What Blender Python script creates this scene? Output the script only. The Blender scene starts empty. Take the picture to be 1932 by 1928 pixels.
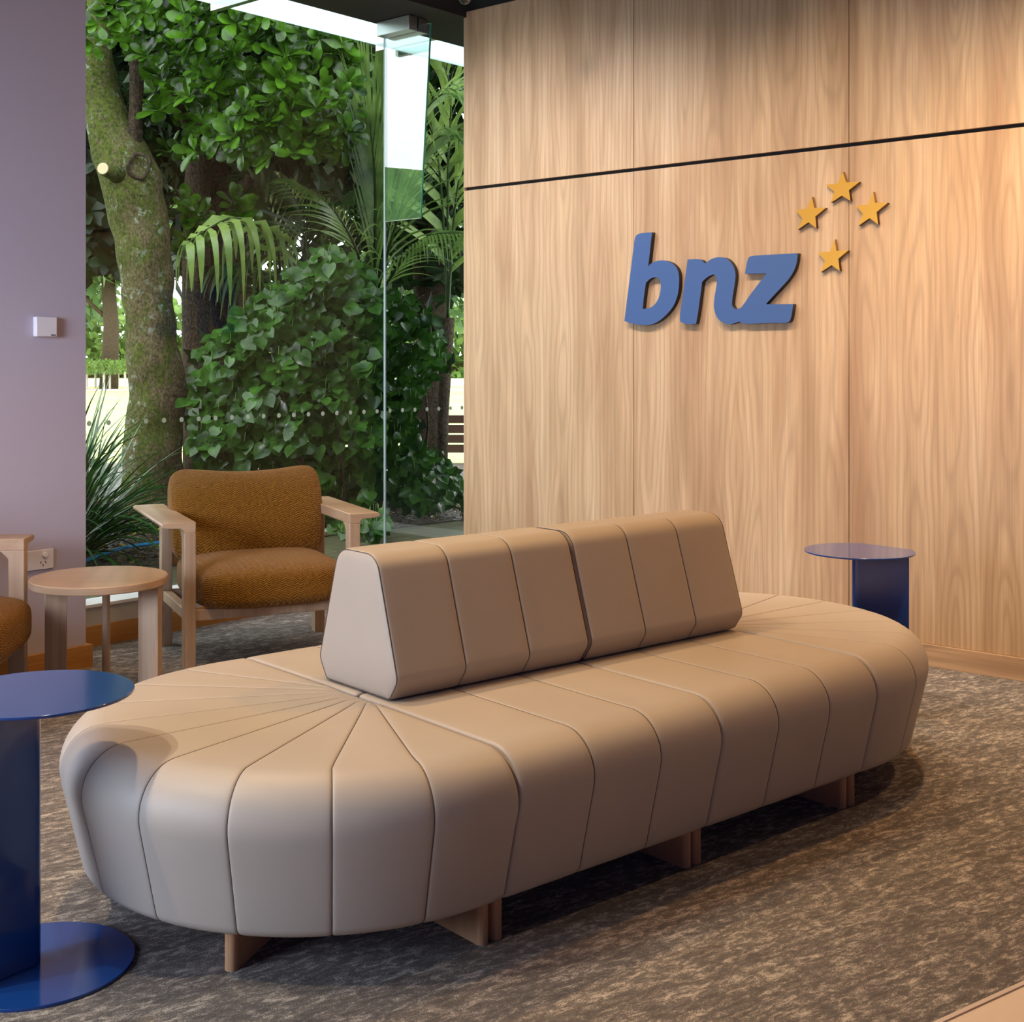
import bpy, bmesh, math, random
from mathutils import Vector, Matrix, noise as mnoise
R = math.radians
random.seed(7)
S = bpy.context.scene
COL = S.collection

# ------------------------------------------------------------------ camera
cam = bpy.data.objects.new('camera', bpy.data.cameras.new('camera'))
COL.objects.link(cam)
cam.location = (0, 0, 1.35)
cam.rotation_euler = (R(90), 0, 0)
cam.data.sensor_width = 36
cam.data.sensor_fit = 'HORIZONTAL'
cam.data.lens = 2450 / 1932 * 36
cam.data.shift_y = -288 / 1932
cam.data.clip_end = 400
S.camera = cam

# ------------------------------------------------------------------ world, light, exposure
W = bpy.data.worlds.new('world'); S.world = W; W.use_nodes = True
nt = W.node_tree; nt.nodes.clear()
wo = nt.nodes.new('ShaderNodeOutputWorld'); bg = nt.nodes.new('ShaderNodeBackground')
tc = nt.nodes.new('ShaderNodeTexCoord'); sp = nt.nodes.new('ShaderNodeSeparateXYZ'); rp = nt.nodes.new('ShaderNodeValToRGB')
nt.links.new(tc.outputs['Generated'], sp.inputs[0]); nt.links.new(sp.outputs['Z'], rp.inputs[0])
rp.color_ramp.elements[0].position = 0.0; rp.color_ramp.elements[0].color = (0.55, 0.60, 0.62, 1)
rp.color_ramp.elements[1].position = 0.35; rp.color_ramp.elements[1].color = (0.93, 0.97, 1.0, 1)
nt.links.new(rp.outputs[0], bg.inputs[0]); bg.inputs[1].default_value = 4.5
nt.links.new(bg.outputs[0], wo.inputs[0])

S.view_settings.view_transform = 'Standard'
S.view_settings.look = 'None'
S.view_settings.exposure = 0.0
S.view_settings.gamma = 1
S.view_settings.use_curve_mapping = False
S.cycles.use_denoising = True
S.cycles.max_bounces = 7
S.cycles.diffuse_bounces = 4
S.cycles.glossy_bounces = 4
S.cycles.transmission_bounces = 6
S.cycles.transparent_max_bounces = 16
S.cycles.sample_clamp_indirect = 6
S.cycles.caustics_reflective = False
S.cycles.caustics_refractive = False

def area(name, loc, target, size, power, color, sy=None, spread=None):
    l = bpy.data.lights.new(name, 'AREA'); l.energy = power; l.color = color
    l.size = size
    if sy: l.shape = 'RECTANGLE'; l.size_y = sy
    if spread: l.spread = R(spread)
    o = bpy.data.objects.new(name, l); COL.objects.link(o)
    o.location = loc
    o.rotation_euler = (Vector(target) - Vector(loc)).to_track_quat('-Z', 'Y').to_euler()
    return o
def spot(name, loc, target, power, color, angle=80, blend=0.8, rad=0.04):
    l = bpy.data.lights.new(name, 'SPOT'); l.energy = power; l.color = color
    l.spot_size = R(angle); l.spot_blend = blend; l.shadow_soft_size = rad
    o = bpy.data.objects.new(name, l); COL.objects.link(o)
    o.location = loc
    o.rotation_euler = (Vector(target) - Vector(loc)).to_track_quat('-Z', 'Y').to_euler()
    return o
WARM = (1.0, 0.65, 0.34)
COOL = (0.80, 0.88, 1.0)
# daylight through the rest of the glazing, left of the viewpoint, then two added fills
area('daylight_left', (-4.4, .5, 1.6), (-.2, 3.7, -.3), 2.8, 94, (.66, .79, 1.0), 1.8, spread=115)
area('pier_fill', (-3.1, 1.6, 1.7), (-2.2, 5.5, 1.1), 1.2, 25, (.70, .78, 1.0), 1.2, spread=75)  # added fill that brightens the lilac wall, no window at this spot
area('blue_fill_back', (1.2, -3.6, 2.2), (0.5, 4.0, 1.6), 4.0, 24, (.34, .36, 1.0), 2.2)  # added blue fill to cool the sofa's shaded front faces
# downlights in the dark ceiling
spot('downlight_table', (-2.55, 1.95, 3.5), (-0.9, 3.1, 0.4), 220, (1, .84, .62), 50, .8, .022)
spot('downlight_table_b', (-2.35, 2.45, 3.5), (-0.9, 3.1, 0.4), 140, (1, .84, .62), 50, .8, .022)
spot('downlight_a', (-1.26, 3.95, 3.5), (-.9, 3.4, 0), 205, (1, .66, .32), 110)
spot('downlight_b', (-.50, 4.60, 3.5), (-.1, 4.0, 0), 26, WARM, 120)
spot('downlight_c', (.25, 5.10, 3.5), (.6, 4.4, 0), 26, WARM, 120)
spot('downlight_d', (.02, 3.60, 3.5), (.1, 3.3, 0), 16, WARM, 120)
spot('downlight_right', (1.55, 4.45, 3.5), (1.6, 4.1, 0), 150, (1.0, .50, .13), 120)
spot('downlight_far_right', (2.6, 3.7, 3.5), (2.2, 3.4, 0), 70, (1.0, .60, .28), 110)
spot('wall_washer_a', (-1.10, 5.95, 3.5), (0.10, 7.18, 1.0), 230, (.96, .90, .92), 98, 1.0, .08)
spot('wall_washer_b', (-.32, 5.29, 3.5), (0.79, 6.58, 1.1), 120, (1.0, .88, .74), 84, .9, .08)
spot('wall_washer_c', (.51, 4.57, 3.5), (1.62, 5.86, 1.1), 170, (1.0, .80, .60), 84, .9, .08)
spot('wall_washer_d', (1.35, 3.85, 3.5), (2.46, 5.14, 1.1), 250, (1.0, .84, .62), 84, .9, .08)

# ------------------------------------------------------------------ helpers
def tag(o, label=None, cat=None, group=None, kind=None):
    if label: o['label'] = label
    if cat: o['category'] = cat
    if group: o['group'] = group
    if kind: o['kind'] = kind
    return o
def empty(name, loc, rz=0.0):
    o = bpy.data.objects.new(name, None); COL.objects.link(o)
    o.location = loc; o.rotation_euler = (0, 0, rz); o.empty_display_size = .1
    return o
def from_data(name, verts, faces, mat, parent=None, smooth=False, uvs=None):
    me = bpy.data.meshes.new(name); me.from_pydata(verts, [], faces); me.update()
    if smooth:
        me.polygons.foreach_set('use_smooth', [True] * len(me.polygons))
    o = bpy.data.objects.new(name, me); COL.objects.link(o)
    if mat: me.materials.append(mat)
    if parent: o.parent = parent
    return o
def from_bm(name, bm, mat, parent=None, smooth=False, bevel=0, seg=2, angle=40):
    bmesh.ops.recalc_face_normals(bm, faces=bm.faces)
    me = bpy.data.meshes.new(name); bm.to_mesh(me); bm.free()
    if smooth: me.polygons.foreach_set('use_smooth', [True] * len(me.polygons))
    o = bpy.data.objects.new(name, me); COL.objects.link(o)
    if mat: me.materials.append(mat)
    if parent: o.parent = parent
    if bevel:
        b = o.modifiers.new('bevel', 'BEVEL'); b.width = bevel; b.segments = seg; b.limit_method = 'ANGLE'; b.angle_limit = R(35)
        b.harden_normals = False
    if smooth or bevel:
        me.polygons.foreach_set('use_smooth', [True] * len(me.polygons))
        me.set_sharp_from_angle(angle=R(angle))
    return o
def box(bm, x0, x1, y0, y1, z0, z1, M=None):
    vs = [bm.verts.new((x, y, z)) for z in (z0, z1) for y in (y0, y1) for x in (x0, x1)]
    if M is not None:
        for v in vs: v.co = M @ v.co
    for f in ((0,2,3,1), (4,5,7,6), (0,1,5,4), (2,6,7,3), (0,4,6,2), (1,3,7,5)):
        bm.faces.new([vs[i] for i in f])
def prism(bm, pts, a, b, axis='z', M=None):
    """extrude a closed 2D outline; axis = direction of extrusion"""
    def mk(p, t):
        if axis == 'z': v = Vector((p[0], p[1], t))
        elif axis == 'y': v = Vector((p[0], t, p[1]))
        else: v = Vector((t, p[0], p[1]))
        return M @ v if M is not None else v
    A = [bm.verts.new(mk(p, a)) for p in pts]; B = [bm.verts.new(mk(p, b)) for p in pts]
    bm.faces.new(A); bm.faces.new(B[::-1])
    n = len(pts)
    for i in range(n): bm.faces.new((A[i], A[(i+1) % n], B[(i+1) % n], B[i]))
def lathe(bm, prof, n=64, M=None):
    rings = []
    for r, z in prof:
        if r < 1e-6:
            rings.append([bm.verts.new((0, 0, z) if M is None else M @ Vector((0, 0, z)))])
        else:
            rings.append([bm.verts.new((M @ Vector((r*math.cos(2*math.pi*k/n), r*math.sin(2*math.pi*k/n), z))) if M is not None
                          else (r*math.cos(2*math.pi*k/n), r*math.sin(2*math.pi*k/n), z)) for k in range(n)])
    for a, b in zip(rings[:-1], rings[1:]):
        for k in range(n):
            k2 = (k+1) % n
            if len(a) == 1 and len(b) == 1: continue
            if len(a) == 1: bm.faces.new((a[0], b[k2], b[k]))
            elif len(b) == 1: bm.faces.new((a[k], a[k2], b[0]))
            else: bm.faces.new((a[k], a[k2], b[k2], b[k]))
def tube_data(pts, radii, n=10, V=None, Fc=None, cap=True, jitter=0):
    V = [] if V is None else V; Fc = [] if Fc is None else Fc
    pts = [Vector(p) for p in pts]
    if not hasattr(radii, '__len__'): radii = [radii] * len(pts)
    prev = None; base0 = len(V)
    up = Vector((0, 0, 1))
    ref = None
    for i, p in enumerate(pts):
        t = (pts[min(i+1, len(pts)-1)] - pts[max(i-1, 0)])
        if t.length < 1e-9: t = Vector((0, 0, 1))
        t.normalize()
        if ref is None:
            ref = t.orthogonal().normalized()
        ref = (ref - t * ref.dot(t)).normalized()
        bi = t.cross(ref)
        for k in range(n):
            a = 2*math.pi*k/n
            r = radii[i]
            q = p + (ref*math.cos(a) + bi*math.sin(a)) * r
            if jitter:
                q += (q-p) * jitter * mnoise.noise(q * 5.0)
            V.append(tuple(q))
    for i in range(len(pts)-1):
        for k in range(n):
            a = base0 + i*n + k; b = base0 + i*n + (k+1) % n
            Fc.append((a, b, b+n, a+n))
    if cap:
        Fc.append(tuple(base0 + k for k in range(n))[::-1]); Fc.append(tuple(base0 + (len(pts)-1)*n + k for k in range(n)))
    return V, Fc
def tube(name, pts, radii, mat, parent=None, n=10, jitter=0):
    V, Fc = tube_data(pts, radii, n, jitter=jitter)
    return from_data(name, V, Fc, mat, parent, smooth=True)
def round_poly(pts, rad, n=6):
    """2D outline with rounded corners; rad = list of cut radii"""
    out = []; m = len(pts)
    for i in range(m):
        p = Vector(pts[i]); a = Vector(pts[i-1]); b = Vector(pts[(i+1) % m]); r = rad[i]
        if r <= 0: out.append(tuple(p)); continue
        u = (a-p).normalized(); v = (b-p).normalized()
        ang = u.angle(v); d = min(r/math.tan(ang/2), (a-p).length*.49, (b-p).length*.49)
        A = p + u*d; B = p + v*d
        rr = d*math.tan(ang/2)
        c = p + (u+v).normalized() * (rr/math.sin(ang/2))
        a0 = math.atan2(A.y-c.y, A.x-c.x); a1 = math.atan2(B.y-c.y, B.x-c.x)
        da = (a1-a0+math.pi) % (2*math.pi) - math.pi
        for k in range(n+1):
            t = a0 + da*k/n
            out.append((c.x+rr*math.cos(t), c.y+rr*math.sin(t)))
    return out
def crspline(pts, n=8):
    """Catmull-Rom through tuples of any dimension"""
    P = [pts[0]] + list(pts) + [pts[-1]]; out = []
    for i in range(1, len(P)-2):
        for k in range(n):
            t = k/n
            out.append(tuple(0.5*((2*b)+(-a+c)*t+(2*a-5*b+4*c-d)*t*t+(-a+3*b-3*c+d)*t**3)
                       for a, b, c, d in zip(P[i-1], P[i], P[i+1], P[i+2])))
    out.append(tuple(P[-2])); return out

# ------------------------------------------------------------------ materials
class NT:
    def __init__(s, name):
        s.m = bpy.data.materials.new(name); s.m.use_nodes = True; s.t = s.m.node_tree; s.t.nodes.clear()
        s.out = s.n('ShaderNodeOutputMaterial'); s.p = s.n('ShaderNodeBsdfPrincipled'); s.l(s.p.outputs[0], s.out.inputs[0])
    def n(s, typ, **kw):
        x = s.t.nodes.new(typ)
        for k, v in kw.items():
            if k == 'inp':
                for a, b in v.items():
                    if hasattr(b, 'is_output') or isinstance(b, bpy.types.NodeSocket): s.l(b, x.inputs[a])
                    else: x.inputs[a].default_value = b
            else: setattr(x, k, v)
        return x
    def l(s, a, b): s.t.links.new(a, b)
    def math(s, op, a, b=None, c=None):
        x = s.n('ShaderNodeMath', operation=op)
        for i, v in enumerate((a, b, c)):
            if v is None: continue
            if isinstance(v, bpy.types.NodeSocket): s.l(v, x.inputs[i])
            else: x.inputs[i].default_value = v
        return x.outputs[0]
    def mapping(s, vec, scale=(1,1,1), loc=(0,0,0), rot=(0,0,0)):
        x = s.n('ShaderNodeMapping'); s.l(vec, x.inputs[0])
        x.inputs['Scale'].default_value = scale; x.inputs['Location'].default_value = loc; x.inputs['Rotation'].default_value = rot
        return x.outputs[0]
    def noise(s, vec, scale, detail=4, rough=.55, dist=0):
        x = s.n('ShaderNodeTexNoise'); s.l(vec, x.inputs['Vector'])
        x.inputs['Scale'].default_value = scale; x.inputs['Detail'].default_value = detail
        x.inputs['Roughness'].default_value = rough; x.inputs['Distortion'].default_value = dist
        return x.outputs[0]
    def ramp(s, fac, stops, interp='LINEAR'):
        x = s.n('ShaderNodeValToRGB'); s.l(fac, x.inputs[0]); cr = x.color_ramp; cr.interpolation = interp
        while len(cr.elements) < len(stops): cr.elements.new(.5)
        for e, (p, c) in zip(cr.elements, stops):
            e.position = p; e.color = (c[0], c[1], c[2], 1) if len(c) == 3 else c
        return x.outputs[0]
    def mix(s, fac, a, b, blend='MIX'):
        x = s.n('ShaderNodeMix', data_type='RGBA', blend_type=blend)
        for i, v in ((0, fac), (6, a), (7, b)):
            if isinstance(v, bpy.types.NodeSocket): s.l(v, x.inputs[i])
            else: x.inputs[i].default_value = v if i == 0 or len(v) == 4 else (*v, 1)
        return x.outputs[2]
    def bump(s, h, strength=.2, dist=.01):
        x = s.n('ShaderNodeBump'); s.l(h, x.inputs['Height']); x.inputs['Strength'].default_value = strength; x.inputs['Distance'].default_value = dist
        s.l(x.outputs[0], s.p.inputs['Normal'])
    def obj(s): return s.n('ShaderNodeTexCoord').outputs['Object']
    def set(s, **kw):
        for k, v in kw.items():
            k = {'spec': 'Specular IOR Level'}.get(k, k.replace('_', ' ').title() if k != 'ior' else 'IOR')
            if isinstance(v, bpy.types.NodeSocket): s.l(v, s.p.inputs[k])
            else: s.p.inputs[k].default_value = (*v, 1) if isinstance(v, tuple) and len(v) == 3 else v
        return s
def plain(name, col, rough=.5, metal=0, spec=.5, bump=0, coat=0):
    s = NT(name); s.set(base_color=col, roughness=rough, metallic=metal, spec=spec)
    if coat: s.p.inputs['Coat Weight'].default_value = coat; s.p.inputs['Coat Roughness'].default_value = .08
    if bump: s.bump(s.noise(s.obj(), 300, 2), bump, .002)
    return s.m
def leather():
    s = NT('leather'); o = s.obj()
    n = s.noise(o, 3.0, 3); c = s.ramp(n, [(.3, (.40, .345, .30)), (.7, (.435, .375, .325))])
    s.set(base_color=c, roughness=.48, spec=.34)
    v = s.n('ShaderNodeTexVoronoi'); s.l(o, v.inputs['Vector']); v.inputs['Scale'].default_value = 420
    s.bump(v.outputs['Distance'], .10, .0008)
    return s.m
def veneer(horizontal=False, name='wood_veneer', tones=None, leaf=.2, scale=1.0, rough=.42, contrast=1.0):
    """sliced veneer: cathedral rings across each leaf, fine grain along z (or x)"""
    s = NT(name); o = s.obj()
    sep = s.n('ShaderNodeSeparateXYZ'); s.l(o, sep.inputs[0])
    X, Z = (sep.outputs['X'], sep.outputs['Z']) if not horizontal else (sep.outputs['Z'], sep.outputs['X'])
    Y = sep.outputs['Y']
    # leaf index and mirrored coordinate
    xs = s.math('DIVIDE', X, leaf)
    idx = s.math('FLOOR', xs)
    xm = s.math('PINGPONG', xs, 1.0)
    cmb = s.n('ShaderNodeCombineXYZ')
    s.l(s.math('MULTIPLY', X, 2.2), cmb.inputs[0]); s.l(s.math('MULTIPLY', Z, .8), cmb.inputs[1]); s.l(Y, cmb.inputs[2])
    warp = s.noise(cmb.outputs[0], 1.6, 3, .5)
    cz = s.n('ShaderNodeCombineXYZ'); s.l(s.math('MULTIPLY', xm, .8), cz.inputs[0]); s.l(s.math('MULTIPLY', Z, .9), cz.inputs[1])
    s.l(s.math('MULTIPLY', s.math('FLOOR', s.math('MULTIPLY', xs, .5)), 3.7), cz.inputs[2])
    depth = s.noise(cz.outputs[0], 1.0, 1.5, .4)
    d = s.math('MULTIPLY', s.math('SUBTRACT', depth, .35), 1.6)
    xc = s.math('SUBTRACT', xm, .45)
    r = s.math('SQRT', s.math('ADD', s.math('POWER', xc, 2.0), s.math('POWER', s.math('MULTIPLY', d, .75), 2.0)))
    ph = s.math('ADD', s.math('MULTIPLY', r, 48*scale), s.math('MULTIPLY', warp, 9.0))
    ring = s.math('ADD', s.math('MULTIPLY', s.math('SINE', ph), .5), .5)
    ring = s.math('POWER', ring, 2.5)
    # fine grain streaks
    cg = s.n('ShaderNodeCombineXYZ'); s.l(s.math('MULTIPLY', X, 150*scale), cg.inputs[0]); s.l(s.math('MULTIPLY', Z, 2.2), cg.inputs[1]); s.l(s.math('MULTIPLY', Y, 30), cg.inputs[2])
    fine = s.noise(cg.outputs[0], 1.0, 4, .6)
    cb = s.n('ShaderNodeCombineXYZ'); s.l(s.math('MULTIPLY', X, 9*scale), cb.inputs[0]); s.l(s.math('MULTIPLY', Z, .55), cb.inputs[1]); s.l(s.math('MULTIPLY', Y, 5), cb.inputs[2])
    broad = s.noise(cb.outputs[0], 1.0, 3, .55)
    t = tones or ((.385, .235, .125), (.53, .345, .195), (.62, .43, .265))
    base = s.ramp(broad, [(.30, t[0]), (.5, t[1]), (.72, t[2])])
    ch = s.n('ShaderNodeCombineXYZ'); s.l(s.math('MULTIPLY', X, 3.4*scale), ch.inputs[0]); s.l(s.math('MULTIPLY', Z, .38), ch.inputs[1]); s.l(s.math('MULTIPLY', Y, 3), ch.inputs[2])
    hw_ = s.noise(ch.outputs[0], 1.0, 4, .62, .3)
    base = s.mix(s.math('MULTIPLY', s.ramp(hw_, [(.50, (0,0,0)), (.66, (1,1,1))]), .58*contrast), base, (t[0][0]*.82, t[0][1]*.64, t[0][2]*.58))
    c1 = s.mix(s.math('MULTIPLY', ring, .30*contrast), base, tuple(x*.60 for x in t[0]))
    c2 = s.mix(s.math('MULTIPLY', s.ramp(fine, [(.40, (1,1,1)), (.62, (0,0,0))]), .30*contrast), c1, tuple(x*.70 for x in t[0]))
    # small dark flecks / pin knots
    cf = s.n('ShaderNodeCombineXYZ'); s.l(s.math('MULTIPLY', X, 26*scale), cf.inputs[0]); s.l(s.math('MULTIPLY', Z, 5), cf.inputs[1]); s.l(Y, cf.inputs[2])
    fl = s.noise(cf.outputs[0], 1.0, 2, .5)
    c3 = s.mix(s.ramp(fl, [(.77, (0,0,0)), (.86, (.65,.65,.65))]), c2, (.16, .07, .035))
    s.set(base_color=c3, roughness=rough, spec=.35)
    s.bump(fine, .05, .001)
    return s.m
def carpet():
    s = NT('carpet'); o = s.obj()
    v = s.mapping(o, scale=(1, 1, 1), rot=(0, 0, R(-35)))
    st = s.mapping(v, scale=(1.0, 2.6, 1))
    a = s.noise(st, 21, 9, .78, .5)
    a2 = s.noise(st, 6, 3, .6, .3)
    thr = s.noise(s.mapping(v, scale=(1, 7, 1)), 90, 3, .7)
    sp_ = s.noise(o, 420, 2, .6)
    f = s.math('ADD', a, s.math('MULTIPLY', s.math('SUBTRACT', a2, .5), .30))
    f = s.math('ADD', f, s.math('MULTIPLY', s.math('SUBTRACT', thr, .5), .22))
    f = s.math('ADD', f, s.math('MULTIPLY', s.math('SUBTRACT', sp_, .5), .42))
    c = s.ramp(f, [(.36, (.120, .104, .098)), (.525, (.19, .168, .155)), (.575, (.38, .33, .285)), (.68, (.60, .53, .45))])
    # carpet-tile joints
    s.set(base_color=c, roughness=.95, spec=.1)
    s.bump(s.math('ADD', sp_, thr), .6, .004)
    return s.m
def fabric():
    s = NT('mustard_weave'); o = s.obj()
    sep = s.n('ShaderNodeSeparateXYZ'); s.l(o, sep.inputs[0])
    z = s.math('ADD', sep.outputs['Z'], s.math('MULTIPLY', sep.outputs['Y'], .7))
    zig = s.math('PINGPONG', s.math('MULTIPLY', sep.outputs['X'], 1.0), .014)
    ph = s.math('ADD', s.math('MULTIPLY', z, 620), s.math('MULTIPLY', zig, 420))
    nz = s.noise(o, 60, 3, .6)
    h = s.math('ADD', s.math('SINE', s.math('ADD', ph, s.math('MULTIPLY', nz, 7))), s.math('MULTIPLY', nz, 1.5))
    c = s.ramp(s.math('MULTIPLY', s.math('ADD', h, 1.2), .32), [(.0, (.085, .032, .001)), (.5, (.22, .088, .003)), (1, (.36, .155, .008))])
    s.set(base_color=c, roughness=.9, spec=.12)
    s.p.inputs['Sheen Weight'].default_value = .15
    s.bump(h, .75, .004)
    return s.m
def glass(name, tint=(.97, 1, .985), refl=(1, 1, 1), ior=1.5, rough=0.0, boost=1.0):
    s = NT(name); s.t.nodes.remove(s.p)
    tr = s.n('ShaderNodeBsdfTransparent'); tr.inputs[0].default_value = (*tint, 1)
    gl = s.n('ShaderNodeBsdfGlossy'); gl.inputs['Color'].default_value = (*refl, 1); gl.inputs['Roughness'].default_value = rough
    lw = s.n('ShaderNodeLayerWeight'); lw.inputs[0].default_value = .5
    f0 = ((ior-1)/(ior+1))**2
    fr = s.math('ADD', s.math('MULTIPLY', s.math('POWER', lw.outputs['Facing'], 5.0), 1-f0), f0)
    mx = s.n('ShaderNodeMixShader')
    s.l(s.math('MINIMUM', s.math('MULTIPLY', fr, boost), 1.0), mx.inputs[0]); s.l(tr.outputs[0], mx.inputs[1]); s.l(gl.outputs[0], mx.inputs[2])
    s.l(mx.outputs[0], s.out.inputs[0]); return s.m
def leafmat(name, dark, light, sc=7.0, rough=.28, transl=.25, spec=.5):
    s = NT(name); o = s.obj()
    c = s.ramp(s.noise(o, sc, 3, .6), [(.32, dark), (.68, light)])
    s.set(base_color=c, roughness=rough, spec=spec)
    t = s.n('ShaderNodeBsdfTranslucent'); s.l(c, t.inputs[0])
    mx = s.n('ShaderNodeMixShader'); mx.inputs[0].default_value = transl
    s.l(s.p.outputs[0], mx.inputs[1]); s.l(t.outputs[0], mx.inputs[2]); s.l(mx.outputs[0], s.out.inputs[0])
    return s.m
def bark(name, moss=True, dark=1.0):
    s = NT(name); o = s.obj()
    n1 = s.noise(s.mapping(o, scale=(1, 1, .45)), 9, 6, .7)
    grain = s.noise(s.mapping(o, scale=(1, 1, .6)), 70, 5, .7)
    c = s.ramp(grain, [(.38, (.06*dark, .04*dark, .026*dark)), (.62, (.30*dark, .215*dark, .14*dark))])
    if moss:
        m = s.ramp(n1, [(.42, (1,1,1)), (.54, (0,0,0))])
        sep = s.n('ShaderNodeSeparateXYZ'); s.l(o, sep.inputs[0])
        side = s.math('ADD', s.math('MULTIPLY', sep.outputs['X'], -1.7), -3.95)   # moss grows on one side
        mm = s.math('MINIMUM', s.math('MAXIMUM', s.math('ADD', m, side), 0), 1)
        mm = s.math('MULTIPLY', mm, s.ramp(s.noise(o, 40, 4), [(.35, (.5,.5,.5)), (.55, (1,1,1))]))
        g = s.ramp(s.noise(o, 38, 5, .75), [(.36, (.028, .045, .006)), (.64, (.125, .165, .022))])
        c = s.mix(mm, c, g)
        li = s.ramp(s.noise(o, 17, 5, .7), [(.56, (0,0,0)), (.62, (1,1,1))])
        c = s.mix(s.math('MULTIPLY', li, s.ramp(s.noise(o, 3.1, 2), [(.45, (0,0,0)), (.6, (.8,.8,.8))])), c, (.42, .50, .42))
    s.set(base_color=c, roughness=.85, spec=.2)
    s.bump(s.math('ADD', grain, s.math('MULTIPLY', n1, 1.5)), .8, .02)
    return s.m

M_leather = leather()
M_seam = plain('seam_thread', (.10, .075, .058), .6)
M_veneer = veneer()
M_base_wood = veneer(True, 'baseboard_wood', ((.42, .26, .15), (.54, .35, .205), (.60, .40, .25)), leaf=.30, scale=.9, contrast=1.5)
M_pine = veneer(True, 'pine_baseboard', ((.40, .17, .04), (.50, .23, .06), (.58, .29, .09)), leaf=.12, scale=2.0, rough=.35)
M_oak = veneer(False, 'oak', ((.40, .27, .17), (.50, .35, .225), (.57, .41, .27)), leaf=.06, scale=3.2, rough=.45, contrast=.8)
M_oakh = veneer(True, 'oak_top', ((.42, .27, .16), (.52, .35, .215), (.59, .42, .27)), leaf=.09, scale=2.6, rough=.30, contrast=.7)
M_carpet = carpet()
M_fabric = fabric()
M_lilac = plain('lilac_paint', (.50, .44, .50), .7, bump=.05)
M_paint = plain('grey_paint', (.52, .50, .48), .6)
M_white = plain('white_paint', (.88, .88, .88), .25)
M_plastic = plain('white_plastic', (.78, .74, .76), .35)
M_blue = plain('blue_powder_coat', (.006, .05, .235), .16, coat=.5)
M_signblue = plain('sign_blue', (.030, .078, .225), .6, bump=.1)
M_signside = plain('sign_edge', (.03, .022, .02), .6)
M_dark = plain('ceiling_dark', (.022, .019, .017), .8)
M_gap = plain('shadow_gap_black', (.006, .006, .006), .8)
M_steel = plain('brushed_steel', (.55, .54, .52), .32, metal=1)
M_alu = plain('joint_sealant', (.30, .38, .40), .4)
M_pale_floor = plain('pale_floor', (.70, .57, .46), .45, bump=.05)
M_glass = glass('window_glass', (.96, .985, .97), boost=.3)
M_finglass = glass('fin_glass', (.80, .90, .86), ior=1.9, boost=2.4)
M_glassedge = plain('glass_edge_green', (.02, .22, .14), .15)
def dotmat():
    s = NT('frosted_dot'); s.set(base_color=(.42, .44, .38), roughness=.6)
    t = s.n('ShaderNodeBsdfTranslucent'); t.inputs[0].default_value = (.8, .85, .75, 1)
    m = s.n('ShaderNodeMixShader'); m.inputs[0].default_value = .5
    s.l(s.p.outputs[0], m.inputs[1]); s.l(t.outputs[0], m.inputs[2]); s.l(m.outputs[0], s.out.inputs[0]); return s.m
M_dot = dotmat()
M_neutral = plain('room_paint', (.30, .28, .26), .8)
def gold():
    s = NT('gold'); o = s.obj()
    s.set(base_color=(.74, .37, .055), roughness=.34, metallic=.75)
    s.bump(s.noise(s.mapping(o, scale=(1, 1, 60)), 8, 2), .05, .001)
    return s.m
M_gold = gold()

# ------------------------------------------------------------------ frames of the two main planes
WU = Vector((.75832, -.65189, 0)); WN = Vector((-.65189, -.75832, 0)); W0 = Vector((-.2752, 7.4918, 0))
M_wall = Matrix(((WU.x, -WN.x, 0, W0.x), (WU.y, -WN.y, 0, W0.y), (0, 0, 1, 0), (0, 0, 0, 1)))   # local x along wall, y into wall
GU = Vector((.65186, .75834, 0)); GN = Vector((.75834, -.65186, 0)); G0 = Vector((-1.99553, 6.01582, 0))
M_win = Matrix(((GU.x, -GN.x, 0, G0.x), (GU.y, -GN.y, 0, G0.y), (0, 0, 1, 0), (0, 0, 0, 1)))     # local x along window, y outwards (outside = +)
def struct(name, bm, m, M=None, **kw):
    o = from_bm(name, bm, m, **kw); tag(o, kind='structure')
    if M is not None: o.matrix_world = M
    return o
def on(o, M):
    o.matrix_world = M; return o

# ------------------------------------------------------------------ room
# carpet with a pale hard floor in the near right corner
e1 = Vector((.869, 2.642)); ed = Vector((.2370, .1636)).normalized(); en = Vector((ed.y, -ed.x))
A = e1 - ed*6; B = e1 + ed*1.6
bm = bmesh.new()
vs = [(-6, -4, 0), (A.x, -4, 0), (A.x, A.y, 0)] if False else None
poly = [(-6, 2.9), (-6, 1.0), (-2.6, .2464), ]
# polygon of carpet: room side of the edge line
pA = e1 - ed*4.2; pB = e1 + ed*3.6
poly = [(pA.x, pA.y), (pB.x, pB.y), (4.5, 5.6), (.2, 9.0), (-6.2, 2.2)]
prism(bm, poly, -.02, .004)
struct('floor', bm, M_carpet)
bm = bmesh.new(); prism(bm, [(pA.x+en.x*.0, pA.y), (pA.x, -4.2), (5.2, -4.2), (5.2, 5.6), (pB.x, pB.y)], -.02, .002)
struct('floor_hard', bm, M_pale_floor)
bm = bmesh.new(); prism(bm, [(pA.x-1e-3, pA.y), (-6.2, 2.2), (-6.2, -4.2), (pA.x-1e-3, -4.2)], -.02, .002)
struct('floor_back', bm, M_carpet)
# pale fringe where carpet meets floor
bm = bmesh.new(); Mf = Matrix.Translation((e1.x, e1.y, 0)) @ Matrix.Rotation(math.atan2(ed.y, ed.x), 4, 'Z')
box(bm, -4, 3.6, -.010, .001, .0, .0055, Mf); struct('trim_1', bm, plain('floor_joint', (.62, .50, .43), .7, bump=.3))

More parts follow.
